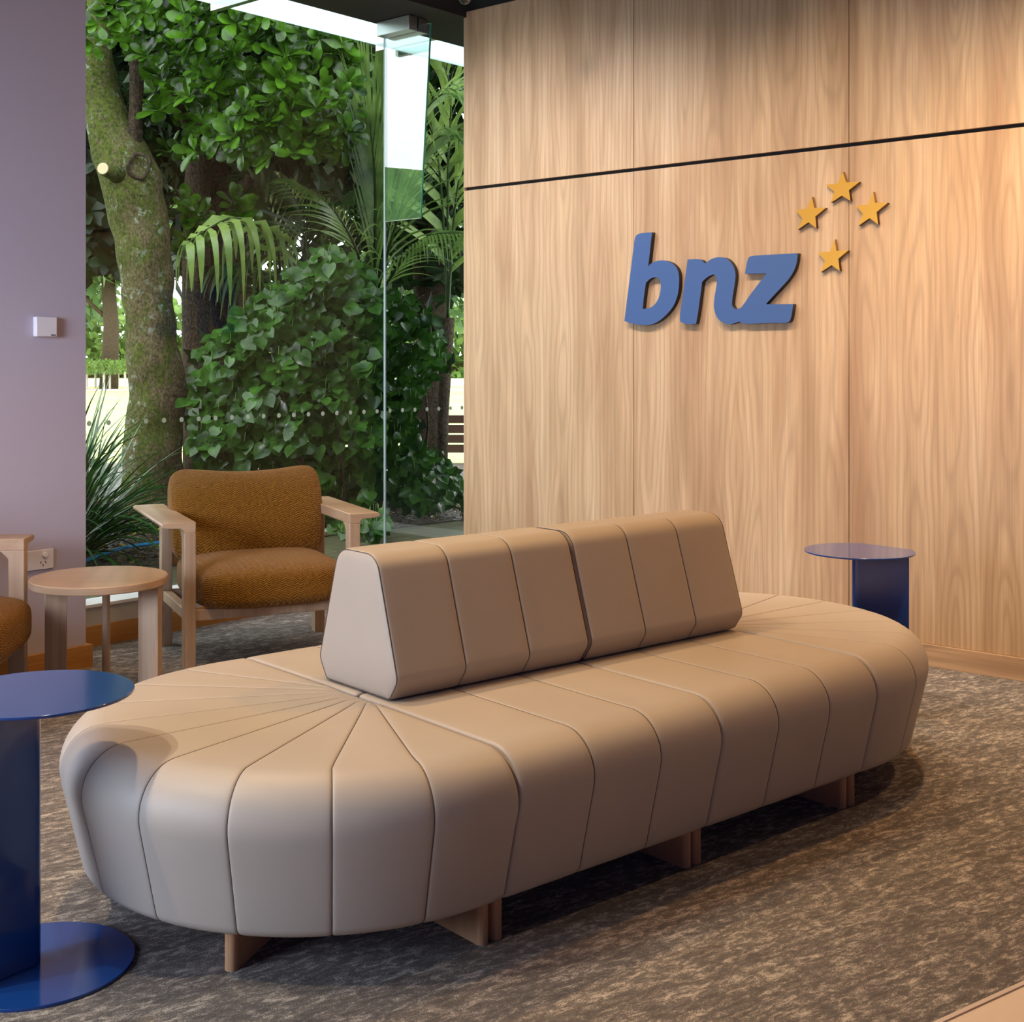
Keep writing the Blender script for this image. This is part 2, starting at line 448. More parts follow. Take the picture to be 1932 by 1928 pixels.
# timber feature wall : lower panels, upper panels, recessed joint
M1 = M_wall
bm = bmesh.new(); box(bm, 0.001, 4.6, .02, .14, 0, 3.335); struct('wall_feature', bm, M_gap, M1)
n = 0
for k in range(-1, 4):
    for (z0, z1) in ((.10, 2.316), (2.334, 3.346)):
        x0 = max(0, k*1.2 - .006 + (0 if k else .006)); x1 = (k+1)*1.2 - .0085
        if k < 0: continue
        if k == 3: x1 = 4.6
        bm = bmesh.new(); box(bm, x0, x1, 0, .019, z0, z1)
        o = struct('wall_panel', bm, M_veneer, M1, bevel=.0008, seg=1)
bm = bmesh.new(); box(bm, -.004, .0, .0, .14, 0, 3.346); struct('wall_feature_end', bm, veneer(False, 'veneer_end', ((.55, .37, .22), (.62, .43, .27), (.66, .47, .30)), contrast=.4), M1)
bm = bmesh.new(); box(bm, 0, 4.6, -.016, .0, .004, .10); struct('baseboard_feature', bm, M_base_wood, M1, bevel=.0015)

# window wall (left of feature wall): upstand, sill, glass, head
bm = bmesh.new(); box(bm, -1.2, 4.2, .012, .14, 0, .185); struct('wall_window', bm, M_paint, M_win)
bm = bmesh.new(); box(bm, -1.2, 4.2, .0, .016, 0, .10); struct('baseboard_window', bm, M_pine, M_win, bevel=.002)
bm = bmesh.new(); box(bm, -1.2, 4.2, .0, .15, .186, .2015); struct('trim_sill', bm, M_white, M_win, bevel=.002)
JX = 2.046
win1 = None
for i, (x0, x1) in enumerate(((-1.2, JX-.004), (JX+.004, 4.2))):
    bm = bmesh.new(); box(bm, x0, x1, .110, .118, .2015, 3.33)
    struct('window_%d' % (i+1), bm, M_glass, M_win)
bm = bmesh.new(); box(bm, JX-.0045, JX+.0045, .1085, .1195, .2015, 3.33); struct('trim_joint', bm, M_alu, M_win)
# dark soffit at the window head, dark ceiling
bm = bmesh.new(); box(bm, -3.5, 4.2, -.36, .14, 3.314, 3.60); struct('ceiling_soffit', bm, M_dark, M_win)
bm = bmesh.new(); prism(bm, [(-6.3, -4.2), (5.2, -4.2), (5.2, 9.3), (.8, 9.27), (-6.3, 1.0)], 3.60, 3.66)
struct('ceiling', bm, M_dark)
# lilac wall pier
Mc = M_win
bm = bmesh.new(); box(bm, -4.4, -.1745, -.3275, .14, 0, 3.6); struct('wall_left', bm, M_lilac, M_win)
bm = bmesh.new(); box(bm, -4.4, -.150, -.3445, -.3275, 0, .10); box(bm, -.1745, -.150, -.3275, .0, 0, .10)
struct('baseboard_left', bm, M_pine, M_win, bevel=.0015)
bm = bmesh.new(); box(bm, 4.2, 4.3, -3.0, .14, 0, 3.6); struct('wall_end', bm, M_neutral, M_win)
# remaining shell behind the viewpoint
bm = bmesh.new(); box(bm, -6.3, 5.3, -4.3, -4.2, 0, 3.66); struct('wall_back', bm, M_neutral)
bm = bmesh.new(); box(bm, 5.2, 5.3, -4.2, 6.0, 0, 3.66); struct('wall_right', bm, M_neutral)
bm = bmesh.new(); box(bm, -6.3, -6.2, -4.2, 3.2, 0, 3.66); struct('wall_side', bm, M_neutral)
bm = bmesh.new(); box(bm, 4.6, 5.6, -.02, .12, 0, 3.66); struct('wall_far', bm, M_neutral, M1)

# glass stabilising fin with steel clamp
fin = empty('glass_fin', M_win @ Vector((JX, .108, 3.31)), math.atan2(GU.y, GU.x))
tag(fin, 'clear glass stabilising fin hanging from a steel block at the window joint', 'glass fin')
bm = bmesh.new()
pf = [(-.0, -.05), (-.355, -.05), (-.355+.085, -1.155), (0, -1.155)]
pf = [(0, -.05), (-.372, -.05), (-.29, -1.155), (0, -1.155)]
prism(bm, pf, -.006, .006, axis='x')
from_bm('glass_panel', bm, M_finglass, fin)
bm = bmesh.new()
ev = Vector((-.372, -.05)); ew = Vector((-.29, -1.155))
prism(bm, [(ev.x, ev.y), (ev.x-.0025, ev.y), (ew.x-.0025, ew.y), (ew.x, ew.y)], -.006, .006, axis='x')
tag(from_bm('polished_edge', bm, M_glassedge, fin), 'green polished glass edge')
bm = bmesh.new(); prism(bm, [(ew.x, ew.y), (0, ew.y), (0, ew.y-.002), (ew.x, ew.y-.002)], -.006, .006, axis='x')
tag(from_bm('bottom_edge', bm, M_steel, fin), 'pale bottom edge of the glass')
bm = bmesh.new(); box(bm, -.075, -.007, -.27, -.004, -.082, .0); box(bm, .007, .075, -.27, -.004, -.082, .0)
box(bm, -.007, .007, -.24, -.004, -.04, .0)
from_bm('clamp_block', bm, M_steel, fin, bevel=.002)

# frosted dots on the glass
dotbm = bmesh.new()
Md = Matrix.Rotation(R(90), 4, 'X')
lathe(dotbm, [(0, 0), (.0125, 0), (.0125, .0006), (0, .0006)], 20, Md)
dot0 = from_bm('window_dot', dotbm, M_dot)
ORD = 'first second third fourth fifth sixth seventh eighth ninth tenth eleventh twelfth thirteenth fourteenth fifteenth sixteenth seventeenth eighteenth nineteenth twentieth twenty-first twenty-second twenty-third twenty-fourth twenty-fifth twenty-sixth'.split()
for i in range(26):
    o = dot0 if i == 0 else dot0.copy()
    if i > 0: COL.objects.link(o)
    o.matrix_world = M_win @ Matrix.Translation((.107 + .1040*i, .1095, 1.0405))
    tag(o, 'frosted dot on the window glass, %s from the lilac wall' % ORD[i], 'window sticker', 'row of frosted dots on the glass')

# pendant globe whose bottom shows at the top edge
pg = empty('pendant_light', (-.236, 6.5, 3.60))
tag(pg, 'small clear glass globe pendant just below the dark ceiling', 'pendant light')
bm = bmesh.new(); bmesh.ops.create_uvsphere(bm, u_segments=32, v_segments=20, radius=.031, matrix=Matrix.Translation((0, 0, -.447)))
from_bm('globe', bm, glass('globe_glass', (.93, .93, .95), boost=1.5), pg, smooth=True)
tube('cord', [(0, 0, 0), (0, 0, -.40)], .002, M_gap, pg, 8)
bm = bmesh.new(); lathe(bm, [(0, -.41), (.012, -.41), (.012, -.445), (0, -.445)], 16); from_bm('lamp_holder', bm, M_steel, pg, smooth=True)

# sensor and power point on the lilac wall
def wp(px_, off): return px_
cz0 = Vector((-.1745, -.3275, 0))
sn = empty('wall_sensor', M_win @ Vector((-.375, -.3275, 1.484)), math.atan2(GU.y, GU.x))
tag(sn, 'small square white sensor box mounted on the lilac wall', 'sensor')
bm = bmesh.new(); box(bm, -.047, .047, -.030, 0, -.042, .042); from_bm('cover', bm, M_plastic, sn, bevel=.003)
bm = bmesh.new(); box(bm, .018, .040, -.0306, -.0298, -.037, -.033); tag(from_bm('maker_mark', bm, M_gap, sn), 'tiny dark mark')
ol = empty('power_outlet', M_win @ Vector((-.390, -.3275, .497)), math.atan2(GU.y, GU.x))
tag(ol, 'white single power outlet with rocker switch low on the lilac wall', 'power outlet')
bm = bmesh.new(); box(bm, -.065, .058, -.012, 0, -.042, .042); from_bm('face_plate', bm, M_plastic, ol, bevel=.003)
bm = bmesh.new(); lathe(bm, [(0, .0), (.011, .0), (.010, .006), (0, .007)], 20, Matrix.Translation((.016, -.012, .020)) @ Matrix.Rotation(R(90), 4, 'X') @ Matrix.Scale(1.2, 4, (1, 0, 0)))
from_bm('switch', bm, M_white, ol, smooth=True)
for (sx, sz, a) in ((-.004, -.012, 25), (.018, -.012, -25), (.007, -.024, 0)):
    bm = bmesh.new(); box(bm, -.0015, .0015, -.0128, -.011, -.005, .005, Matrix.Translation((sx, 0, sz)) @ Matrix.Rotation(R(a), 4, 'Y'))
    from_bm('pin_slot', bm, M_gap, ol)

# ------------------------------------------------------------------ sign
B_OUT = [(1.155,1.543),(1.18,1.707),(1.2,1.835),(1.217,1.947),(1.223,1.974),(1.238,1.987),(1.262,1.991),(1.328,1.991),(1.32,1.935),(1.311,1.867),(1.304,1.819),(1.323,1.834),(1.355,1.844),(1.387,1.846),(1.418,1.841),(1.45,1.828),(1.475,1.806),(1.488,1.78),(1.492,1.748),(1.49,1.701),(1.481,1.66),(1.462,1.618),(1.431,1.583),(1.393,1.552),(1.355,1.531),(1.317,1.52),(1.272,1.519),(1.226,1.524),(1.187,1.533)]
B_IN = [(1.27,1.603),(1.278,1.671),(1.29,1.735),(1.311,1.753),(1.333,1.761),(1.355,1.761),(1.374,1.75),(1.381,1.731),(1.381,1.7),(1.374,1.668),(1.358,1.637),(1.333,1.614),(1.304,1.604)]
NZ = [(1.493,1.555),(1.498,1.534),(1.518,1.523),(1.555,1.52),(1.591,1.521),(1.604,1.584),(1.616,1.661),(1.626,1.727),(1.646,1.744),(1.67,1.757),(1.691,1.761),(1.705,1.752),(1.711,1.734),(1.707,1.699),(1.696,1.648),(1.692,1.607),(1.698,1.576),(1.714,1.545),(1.741,1.525),(1.77,1.515),(1.799,1.517),(1.838,1.528),(1.854,1.518),(1.88,1.515),(1.954,1.517),(2.032,1.518),(2.087,1.516),(2.106,1.523),(2.116,1.542),(2.126,1.604),(1.981,1.607),(2.01,1.636),(2.065,1.686),(2.109,1.728),(2.136,1.771),(2.146,1.805),(2.149,1.841),(2.065,1.842),(1.965,1.842),(1.914,1.842),(1.892,1.838),(1.881,1.825),(1.867,1.757),(1.926,1.756),(1.985,1.754),(1.954,1.72),(1.897,1.657),(1.851,1.598),(1.834,1.589),(1.811,1.59),(1.798,1.602),(1.795,1.62),(1.802,1.665),(1.814,1.725),(1.816,1.765),(1.805,1.796),(1.782,1.825),(1.758,1.839),(1.729,1.845),(1.699,1.843),(1.673,1.836),(1.643,1.817),(1.634,1.825),(1.622,1.837),(1.597,1.841),(1.541,1.842),(1.533,1.788),(1.518,1.695),(1.506,1.623)]
def smooth_outline(pts, sharp=38):
    out = []; m = len(pts)
    for i in range(m):
        p = Vector(pts[i]); a = Vector(pts[i-1]); b = Vector(pts[(i+1) % m])
        if (p-a).angle(b-p) > R(sharp): out.append(tuple(p)); continue
        out.append(tuple(p*.6 + (a+p)*.5*.2 + (b+p)*.5*.2)) if False else out.append(tuple(p))
    # chaikin on soft corners
    for _ in range(2):
        q = []; m = len(out)
        for i in range(m):
            p = Vector(out[i]); a = Vector(out[i-1]); b = Vector(out[(i+1) % m])
            if (p-a).length < 1e-7 or (b-p).length < 1e-7: q.append(tuple(p)); continue
            if (p-a).angle(b-p) > R(sharp): q.append(tuple(p))
            else: q.append(tuple(p + (a-p)*.25)); q.append(tuple(p + (b-p)*.25))
        out = q
    return out
def sign_piece(name, loops, label, face, side, cat, thick=.030, bev=.0012):
    cu = bpy.data.curves.new(name, 'CURVE'); cu.dimensions = '2D'; cu.fill_mode = 'BOTH'
    c = Vector((sum(p[0] for p in loops[0])/len(loops[0]), min(p[1] for p in loops[0])))
    for lp in loops:
        lp = smooth_outline(lp)
        sp_ = cu.splines.new('POLY'); sp_.points.add(len(lp)-1); sp_.use_cyclic_u = True
        for k, p in enumerate(lp): sp_.points[k].co = (p[0]-c.x, p[1]-c.y, 0, 1)
    cu.extrude = thick/2
    tmp = bpy.data.objects.new('tmp', cu); COL.objects.link(tmp)
    dg = bpy.context.evaluated_depsgraph_get(); me = bpy.data.meshes.new_from_object(tmp.evaluated_get(dg))
    bpy.data.objects.remove(tmp)
    me.name = name; me.materials.clear(); me.materials.append(face); me.materials.append(side)
    me.transform(Matrix.Rotation(R(90), 4, 'X'))     # face -> -y (room side)
    me.transform(Matrix.Translation((0, -thick/2, 0)))
    for p in me.polygons: p.material_index = 0 if abs(p.normal.y) > .7 else 1
    o = bpy.data.objects.new(name, me); COL.objects.link(o)
    o.matrix_world = M_wall @ Matrix.Translation((c.x, 0, c.y))
    tag(o, label, cat, 'raised sign on the timber wall')
    return o
sign_piece('sign_letter', [B_OUT, B_IN], 'raised blue letter b on the timber wall, tallest letter of the sign', M_signblue, M_signside, 'letter')
sign_piece('sign_letters', [NZ], 'joined raised blue letters n and z on the timber wall', M_signblue, M_signside, 'letter')['group'] = 'raised sign on the timber wall'
STARS = [[(2.373,2.202),(2.39,2.152),(2.454,2.148),(2.403,2.115),(2.411,2.066),(2.368,2.093),(2.313,2.065),(2.331,2.115),(2.287,2.15),(2.348,2.15)],
[(2.218,2.1),(2.23,2.048),(2.288,2.043),(2.235,2.007),(2.241,1.952),(2.2,1.983),(2.145,1.952),(2.17,2.002),(2.136,2.043),(2.191,2.048)],
[(2.521,2.098),(2.53,2.048),(2.589,2.043),(2.537,2.006),(2.544,1.95),(2.503,1.981),(2.45,1.95),(2.471,2.002),(2.437,2.042),(2.496,2.042)],
[(2.333,1.896),(2.341,1.843),(2.4,1.841),(2.351,1.806),(2.358,1.749),(2.317,1.778),(2.263,1.748),(2.284,1.8),(2.249,1.839),(2.31,1.841)]]
SL = ['gold star at the top of the four stars on the timber wall', 'gold star at the left of the four stars on the timber wall',
      'pale gold star at the right of the four stars on the timber wall', 'gold star lowest of the four, nearest the blue letters']
for st, lb in zip(STARS, SL): sign_piece('wall_star', [st], lb, M_gold, plain('star_edge', (.22, .10, .03), .5), 'star', thick=.022)

# ------------------------------------------------------------------ modular sofa
C1 = Vector((-.410, 3.42, 0)); AX = Vector((.76, .65, 0)).normalized(); NX = Vector((AX.y, -AX.x, 0))
def panel_mesh(bm, P, w_edges, vs, paths=None, depth=.008, edge_depth=None, closed_v=False, flip=False):
    """P(w, v) -> Vector. one quad strip per upholstery panel, sinking into the seams"""
    D = [0, .0018, .0038, .0065, .010, .016, .028]
    eps = 1e-3
    cols_all = []
    for i in range(len(w_edges)-1):
        wa, wb = w_edges[i], w_edges[i+1]
        grid = []
        for v in vs:
            pa = P(wa, v); pb = P(wb, v); pm = P((wa+wb)/2, v)
            wid = max((pa-pm).length + (pb-pm).length, 1e-5)
            nU = len(D)*2 + 5
            us = []
            for k in range(len(D)): us.append(min(D[k]/wid, .5*k/(len(D)+2.5)))
            lo = us[-1]
            mid = [lo + (1-2*lo)*k/6 for k in range(1, 6)]
            us = us + mid + [1-x for x in us[::-1]]
            row = []
            for u in us:
                w = wa + (wb-wa)*u
                p = P(w, v)
                du = P(min(w+eps, w_edges[-1]), v) - P(max(w-eps, w_edges[0]), v)
                v0, v1 = max(v-eps, 0), min(v+eps, 1)
                dv = P(w, v1) - P(w, v0)
                nr = du.cross(dv)
                if nr.length < 1e-12: nr = Vector((0, 0, 1))
                nr.normalize()
                if flip: nr = -nr
                d = min(u, 1-u)*wid
                side = 0 if u < .5 else 1
                dd = depth
                if edge_depth is not None and ((i == 0 and side == 0) or (i == len(w_edges)-2 and side == 1)): dd = edge_depth
                sc = min(1, wid/.05)
                k = math.exp(-d/.0026) + .35*math.exp(-d/.013)
                row.append(bm.verts.new(p - nr*dd*k/1.35*sc))
            grid.append(row)
        for a, b in zip(grid[:-1], grid[1:]):
            for k in range(len(a)-1): bm.faces.new((a[k], a[k+1], b[k+1], b[k]))
        cols_all.append(([r[0] for r in grid], [r[-1] for r in grid]))
    return cols_all
def seam_tubes(P, ws, vs, depth, mat, parent, flip=False, rad=.0011):
    V, Fc = [], []
    eps = 1e-3
    for w in ws:
        pts = []
        for v in vs:
            p = P(w, v); du = P(w+eps, v) - P(w-eps, v); dv = P(w, min(v+eps, 1)) - P(w, max(v-eps, 0))
            nr = du.cross(dv)
            nr = nr.normalized() if nr.length > 1e-12 else Vector((0, 0, 1))
            if flip: nr = -nr
            pts.append(p - nr*depth)
        tube_data(pts, rad, 6, V, Fc)
    return from_data('stitched_seam', V, Fc, mat, parent, smooth=True)

def profile_fn(pts):
    """arc-length parametrised polyline in 2D"""
    L = [0]
    for a, b in zip(pts[:-1], pts[1:]): L.append(L[-1] + math.dist(a, b))
    T = L[-1]
    def f(v):
        s = max(0, min(1, v))*T
        lo, hi = 0, len(L)-1
        while hi-lo > 1:
            m = (lo+hi)//2
            if L[m] <= s: lo = m
            else: hi = m
        t = (s-L[lo])/max(L[hi]-L[lo], 1e-9)
        a, b = pts[lo], pts[hi]
        return a[0]+(b[0]-a[0])*t, a[1]+(b[1]-a[1])*t
    f.vs = [l/T for l in L]
    return f
SEAT = .467
def seat_profile(t0):
    poly = [(t0, .11), (t0, SEAT), (.690, SEAT-.004), (.606, .11)]
    rp_ = round_poly(poly, [0, .010, .105, .035], 10)
    # start after bottom-left corner: t0,.11 -> up
    out = [rp_[0], (t0, .25), (t0, .40)] + rp_[1:]
    # densify flats
    dens = []
    for a, b in zip(out[:-1], out[1:]):
        n_ = max(1, int(math.dist(a, b)/.05))
        for k in range(n_): dens.append((a[0]+(b[0]-a[0])*k/n_, a[1]+(b[1]-a[1])*k/n_))
    dens.append(out[-1]); return dens
LEN = .695
M_leg = veneer(False, 'leg_wood', ((.42, .22, .11), (.55, .31, .165), (.62, .37, .21)), leaf=.06, scale=2.6, rough=.45, contrast=.8)
def leg(parent, s, t0, t1, th=.030):
    pr = round_poly([(s-th/2, t0), (s+th/2, t0), (s+th/2, t1), (s-th/2, t1)], [.014]*4, 5)
    bm = bmesh.new()
    # local frame of the sofa: x = along, y = towards front ( -NX handled by parent rotation )
    prism(bm, [(x, -t) for x, t in pr], 0, .125)
    return from_bm('leg', bm, M_leg, parent, bevel=.0015)
rzs = math.atan2(AX.y, AX.x)
def sofa_mid(s0, label):
    """straight module; local x along the sofa, local -y towards the viewer"""
    root = empty('sofa_module', C1 + AX*s0, rzs)
    tag(root, label, 'sofa', 'modular sofa in the middle of the carpet')
    for sg in (1, -1):
        pf_ = profile_fn(seat_profile(.004))
        g = .0025
        P = lambda w, v, pf_=pf_, sg=sg: Vector((g + w*(LEN-2*g), -sg*pf_(v)[0], pf_(v)[1]))
        bm = bmesh.new(); fl = (sg > 0)
        cols = panel_mesh(bm, P, [0, 1/3, 2/3, 1], pf_.vs, depth=.0040, edge_depth=.006, flip=fl)
        bm.faces.new(cols[0][0]); bm.faces.new(cols[-1][1][::-1])
        # underside
        c = cols
        for (l, r) in c:
            pass
        v0 = [cols[0][0][0], cols[-1][1][0], cols[-1][1][-1], cols[0][0][-1]]
        try: bm.faces.new(v0)
        except ValueError: pass
        cu = from_bm('seat_cushion', bm, M_leather, root, smooth=True, angle=60)
        seam_tubes(P, [1/3, 2/3], pf_.vs[3:], .0029, M_seam, cu, flip=fl)
    for s in (.020, LEN-.020):
        for sg in (1, -1):
            a, b = (.26, .562) if sg > 0 else (-.562, -.26)
            leg(root, s, a, b)
    return root
def sofa_end(s0, sgn, label):
    """half-round module; opens along sgn*x"""
    root = empty('sofa_end_module', C1 + AX*s0, rzs)
    tag(root, label, 'sofa', 'modular sofa in the middle of the carpet')
    DL = .08
    poly = [(0, .11), (0, SEAT), (.690, SEAT-.004), (.606, .11)]
    pr = round_poly(poly, [0, .0, .105, .035], 10)
    pr = pr[1:]  # from centre of the top outwards
    dens = []
    for a, b in zip(pr[:-1], pr[1:]):
        n_ = max(1, int(math.dist(a, b)/.045))
        for k in range(n_): dens.append((a[0]+(b[0]-a[0])*k/n_, a[1]+(b[1]-a[1])*k/n_))
    dens.append(pr[-1])
    # underside back to the middle
    pf_ = profile_fn(dens)
    R0 = .55
    def rim(w, r):
        Lr = DL*2 + math.pi*.675
        q = w*Lr
        if q < DL: return Vector((-sgn*0 + sgn*q, -r, 0))
        if q > Lr-DL: return Vector((sgn*(Lr-q), r, 0))
        a = (q-DL)/.675
        return Vector((sgn*(DL + r*math.sin(a)), -r*math.cos(a), 0))
    def P(w, v):
        r, z = pf_(v)
        if r < R0 and z > .3:
            f = r/R0
            k0 = Vector((0, -.10*(1-2*w), 0)); k1 = rim(w, R0)
            p = k0.lerp(k1, f)
        else: p = rim(w, r)
        edge = max(0, 1 - abs(p.x)/.012)
        zz = z - (.008*edge if z > .3 else 0)
        return Vector((p.x + sgn*.0025, p.y, zz))
    Lr = DL*2 + math.pi*.675
    angs = [12.8 + 19.3*k for k in range(9)]
    ws = [0] + [(DL + R(a)*.675)/Lr for a in angs] + [1]
    bm = bmesh.new(); fl = sgn > 0
    cols = panel_mesh(bm, P, ws, pf_.vs, depth=.0040, edge_depth=.006, flip=fl)
    # flat joining side and underside
    a = cols[0][0]; b = cols[-1][1]
    bm.faces.new(list(a)[::-1] + list(b))
    bottom = []
    for (l, r) in cols: bottom += [l[-1], r[-1]]
    bm.faces.new(bottom)
    cu = from_bm('seat_cushion', bm, M_leather, root, smooth=True, angle=60)
    seam_tubes(P, ws[1:-1], pf_.vs[1:], .0029, M_seam, cu, flip=fl)
    for sg in (1, -1):
        a_, b_ = (.26, .562) if sg > 0 else (-.562, -.26)
        leg(root, sgn*.021, a_, b_)
    for an in (33.2, -33.2):
        pr_ = round_poly([(-.015, .27), (.015, .27), (.015, .54), (-.015, .54)], [.014]*4, 5)
        bm = bmesh.new()
        M = Matrix.Translation((sgn*DL, 0, 0)) @ Matrix.Rotation(-sgn*R(90) + R(an), 4, 'Z')
        prism(bm, pr_, 0, .125, M=M)
        from_bm('leg', bm, M_leg, root, bevel=.0015)
    return root
sofa_end(0, -1, 'half-round beige leather sofa end with fanned seams, nearest the viewer')
mod_a = sofa_mid(0, 'straight beige leather sofa module with wedge backrest, joined to the near half-round end')
mod_b = sofa_mid(LEN, 'straight beige leather sofa module with wedge backrest, joined to the far half-round end')
sofa_end(2*LEN, 1, 'half-round beige leather sofa end near the timber wall, farthest away')
def backrest(root, s0):
    t = .028
    base = [(-.150, .0), (-.188, .055), (-.092, .372), (.092, .372), (.188, .055), (.150, .0)]
    pr = round_poly(base, [.02, .04, .062, .062, .04, .02], 8)
    dens = []
    for a, b in zip(pr, pr[1:] + pr[:1]):
        n_ = max(1, int(math.dist(a, b)/.04))
        for k in range(n_): dens.append((a[0]+(b[0]-a[0])*k/n_, a[1]+(b[1]-a[1])*k/n_))
    dens.append(dens[0])
    pf_ = profile_fn(dens)
    L0, L1 = .012, LEN-.004
    def P(w, v):
        x, z = pf_(v)
        bulge = 0
        return Vector((s0 + L0 + w*(L1-L0), x + t, z + SEAT + .001))
    bm = bmesh.new()
    cols = panel_mesh(bm, P, [0, 1/3, 2/3, 1], pf_.vs, depth=.0048, edge_depth=.007)
    # padded end faces
    for col, sx in ((cols[0][0], -1), (cols[-1][1], 1)):
        ring = list(col)
        cx_ = Vector((0, t, SEAT + .17))
        prev = ring
        for f, out_ in ((.97, .008), (.90, .014), (.75, .018), (.4, .020)):
            cur = [bm.verts.new(Vector((v.co.x, cx_.y + (v.co.y-cx_.y)*f, cx_.z + (v.co.z-cx_.z)*f)) + Vector((sx*(out_)*.35, 0, 0))) for v in ring]
            for k in range(len(ring)-1):
                q = (prev[k], prev[k+1], cur[k+1], cur[k])
                bm.faces.new(q)
            prev = cur
        bm.faces.new(prev[:-1])
    bmesh.ops.remove_doubles(bm, verts=bm.verts, dist=1e-5)
    cu = from_bm('backrest', bm, M_leather, root, smooth=True, angle=70)
    n_ = len(pf_.vs)
    vv = [v for v in pf_.vs if True]
    seam_tubes(P, [0.0015, 1/3, 2/3, .9985], vv, .0034, M_seam, cu)
    return root
backrest(mod_a, .008)
backrest(mod_b, .004)

# ------------------------------------------------------------------ blue pedestal tables
def blue_table(loc, ang, cut, roll_off, label):
    root = empty('blue_side_table', loc, 0)
    tag(root, label, 'side table', 'blue metal pedestal tables')
    r = .208
    def disc(name, rr, z0, z1, cutd):
        pts = []
        for k in range(120):
            a = 2*math.pi*k/120
            p = Vector((rr*math.cos(a), rr*math.sin(a)))
            if cutd:
                nv = Vector((math.cos(cut), math.sin(cut))); d = p.dot(nv) - cutd
                if d > 0: p = p - nv*d
            pts.append((p.x, p.y))
        bm = bmesh.new(); prism(bm, pts, z0, z1); return from_bm(name, bm, M_blue, root, bevel=.0012)
    disc('table_top', r, .604, .610, .180)
    disc('base_plate', .209, .004, .011, 0)
    # pedestal: folded sheet, rounded at the roll, flat sides
    d = Vector((math.cos(ang), math.sin(ang))); nrm = Vector((-d.y, d.x)); c = Vector(roll_off)
    rr = .033
    pts = []
    for k in range(17):
        a = math.pi/2 + math.pi*k/16
        pts.append(c + d*rr*math.cos(a) + nrm*rr*math.sin(a))
    e = .178
    pts += [c + d*e - nrm*rr, c + d*e + nrm*rr]
    bm = bmesh.new(); prism(bm, [tuple(p) for p in pts], .010, .605); from_bm('pedestal', bm, M_blue, root, bevel=.003, seg=3)
    return root
blue_table((-1.053, 2.879, 0), R(233), R(190), (-.027, .0), 'glossy blue round metal side table at the left edge, beside the sofa end')
blue_table((1.337, 5.0, 0), R(-18), R(40), (.0, -.02), 'blue round metal side table between the far sofa end and timber wall')

# ------------------------------------------------------------------ oak armchairs
def soft_block(w, d, h, k=4.5, n=22, fn=None):
    bm = bmesh.new(); bmesh.ops.create_cube(bm, size=2)
    bmesh.ops.subdivide_edges(bm, edges=bm.edges, cuts=n, use_grid_fill=True)
    for v in bm.verts:
        x, y, z = v.co
        s = (abs(x)**k + abs(y)**k + abs(z)**k)**(1/k)
        p = v.co/s
        q = Vector((p.x*w/2, p.y*d/2, p.z*h/2))
        v.co = fn(q, p) if fn else q
    return bm
def armchair(loc, rz, label):
    """local -y is the front of the chair"""
    root = empty('armchair', loc, rz)
    tag(root, label, 'armchair', 'oak armchairs with mustard cushions')
    hw = .375           # half width to the inner face of the legs
    yb, yf = .30, -.30
    for sx in (-1, 1):
        # arm: plank overhanging outwards with a deeper inner rail
        pr = [(hw-.03, .645), (hw+.105, .645), (hw+.115, .638), (hw+.115, .628), (hw+.105, .622), (hw+.035, .618), (hw+.024, .610), (hw+.02, .598), (hw-.03, .598)]
        pr = [(sx*x, z) for x, z in pr]
        bm = bmesh.new(); prism(bm, pr, -.36, .42, axis='y'); from_bm('armrest', bm, M_oakh, root, bevel=.004, seg=3)
        for y0 in (-.36, .19):
            bm = bmesh.new()
            yy0, yy1 = (y0, y0+.062)
            # leg with a fillet into the arm
            sgn = 1
            fil = round_poly([(yy0, 0), (yy0, .60), (yy1+.035, .60), (yy1, .565), (yy1, 0)], [0, 0, 0, .02, 0], 4) if y0 < 0 else [(yy0, 0), (yy0, .60), (yy1, .60), (yy1, 0)]
            prism(bm, fil, sx*(hw-.03), sx*(hw+.02), axis='x')
            from_bm('leg', bm, M_oak, root, bevel=.004, seg=3)
        bm = bmesh.new(); prism(bm, [(-.30, .215), (.20, .215), (.20, .262), (-.30, .262)], sx*(hw-.028), sx*(hw+.012), axis='x')
        from_bm('side_rail', bm, M_oak, root, bevel=.003)
    bm = bmesh.new(); box(bm, -hw+.03, hw-.03, -.345, -.315, .215, .262); from_bm('front_rail', bm, M_oak, root, bevel=.003)
    bm = bmesh.new(); box(bm, -hw+.03, hw-.03, .20, .235, .215, .262); from_bm('back_rail', bm, M_oak, root, bevel=.003)
    for z in (.36, .52):
        bm = bmesh.new(); box(bm, -hw+.01, hw-.01, .32, .345, z, z+.06, Matrix.Translation((0, 0, 0))); from_bm('back_slat', bm, M_oak, root, bevel=.003)
    # seat cushion
    def fs(q, p):
        q.z *= 1 + .10*(1-abs(p.x)**2)*(1-abs(p.y)**2)
        return q
    bm = soft_block(.685, .72, .20, 4.4, 22, fs)
    o = from_bm('seat_cushion', bm, M_fabric, root, smooth=True, angle=180); o.location = (0, -.075, .346)
    # back cushion
    def fb(q, p):
        ex = abs(p.x)**2.5
        th = 1 - .45*ex*abs(p.z)**2 - .25*ex - .30*abs(p.z)**3
        q.y *= th
        q.z += .034*abs(p.x)**2.2*(1 if p.z > 0 else -.5)*abs(p.z) - .016*max(0, p.z)*(1-p.x**2)
        q.x *= 1 - .03*(1-abs(p.x))*0 - .02*abs(p.z)**3
        q.y += -.012*math.sin(p.x*3.0+p.z*2)*.5
        return q
    bm = soft_block(.725, .23, .42, 6.5, 30, fb)
    o = from_bm('back_cushion', bm, M_fabric, root, smooth=True, angle=180)
    o.location = (0, .165, .612); o.rotation_euler = (R(-12), 0, 0)
    return root
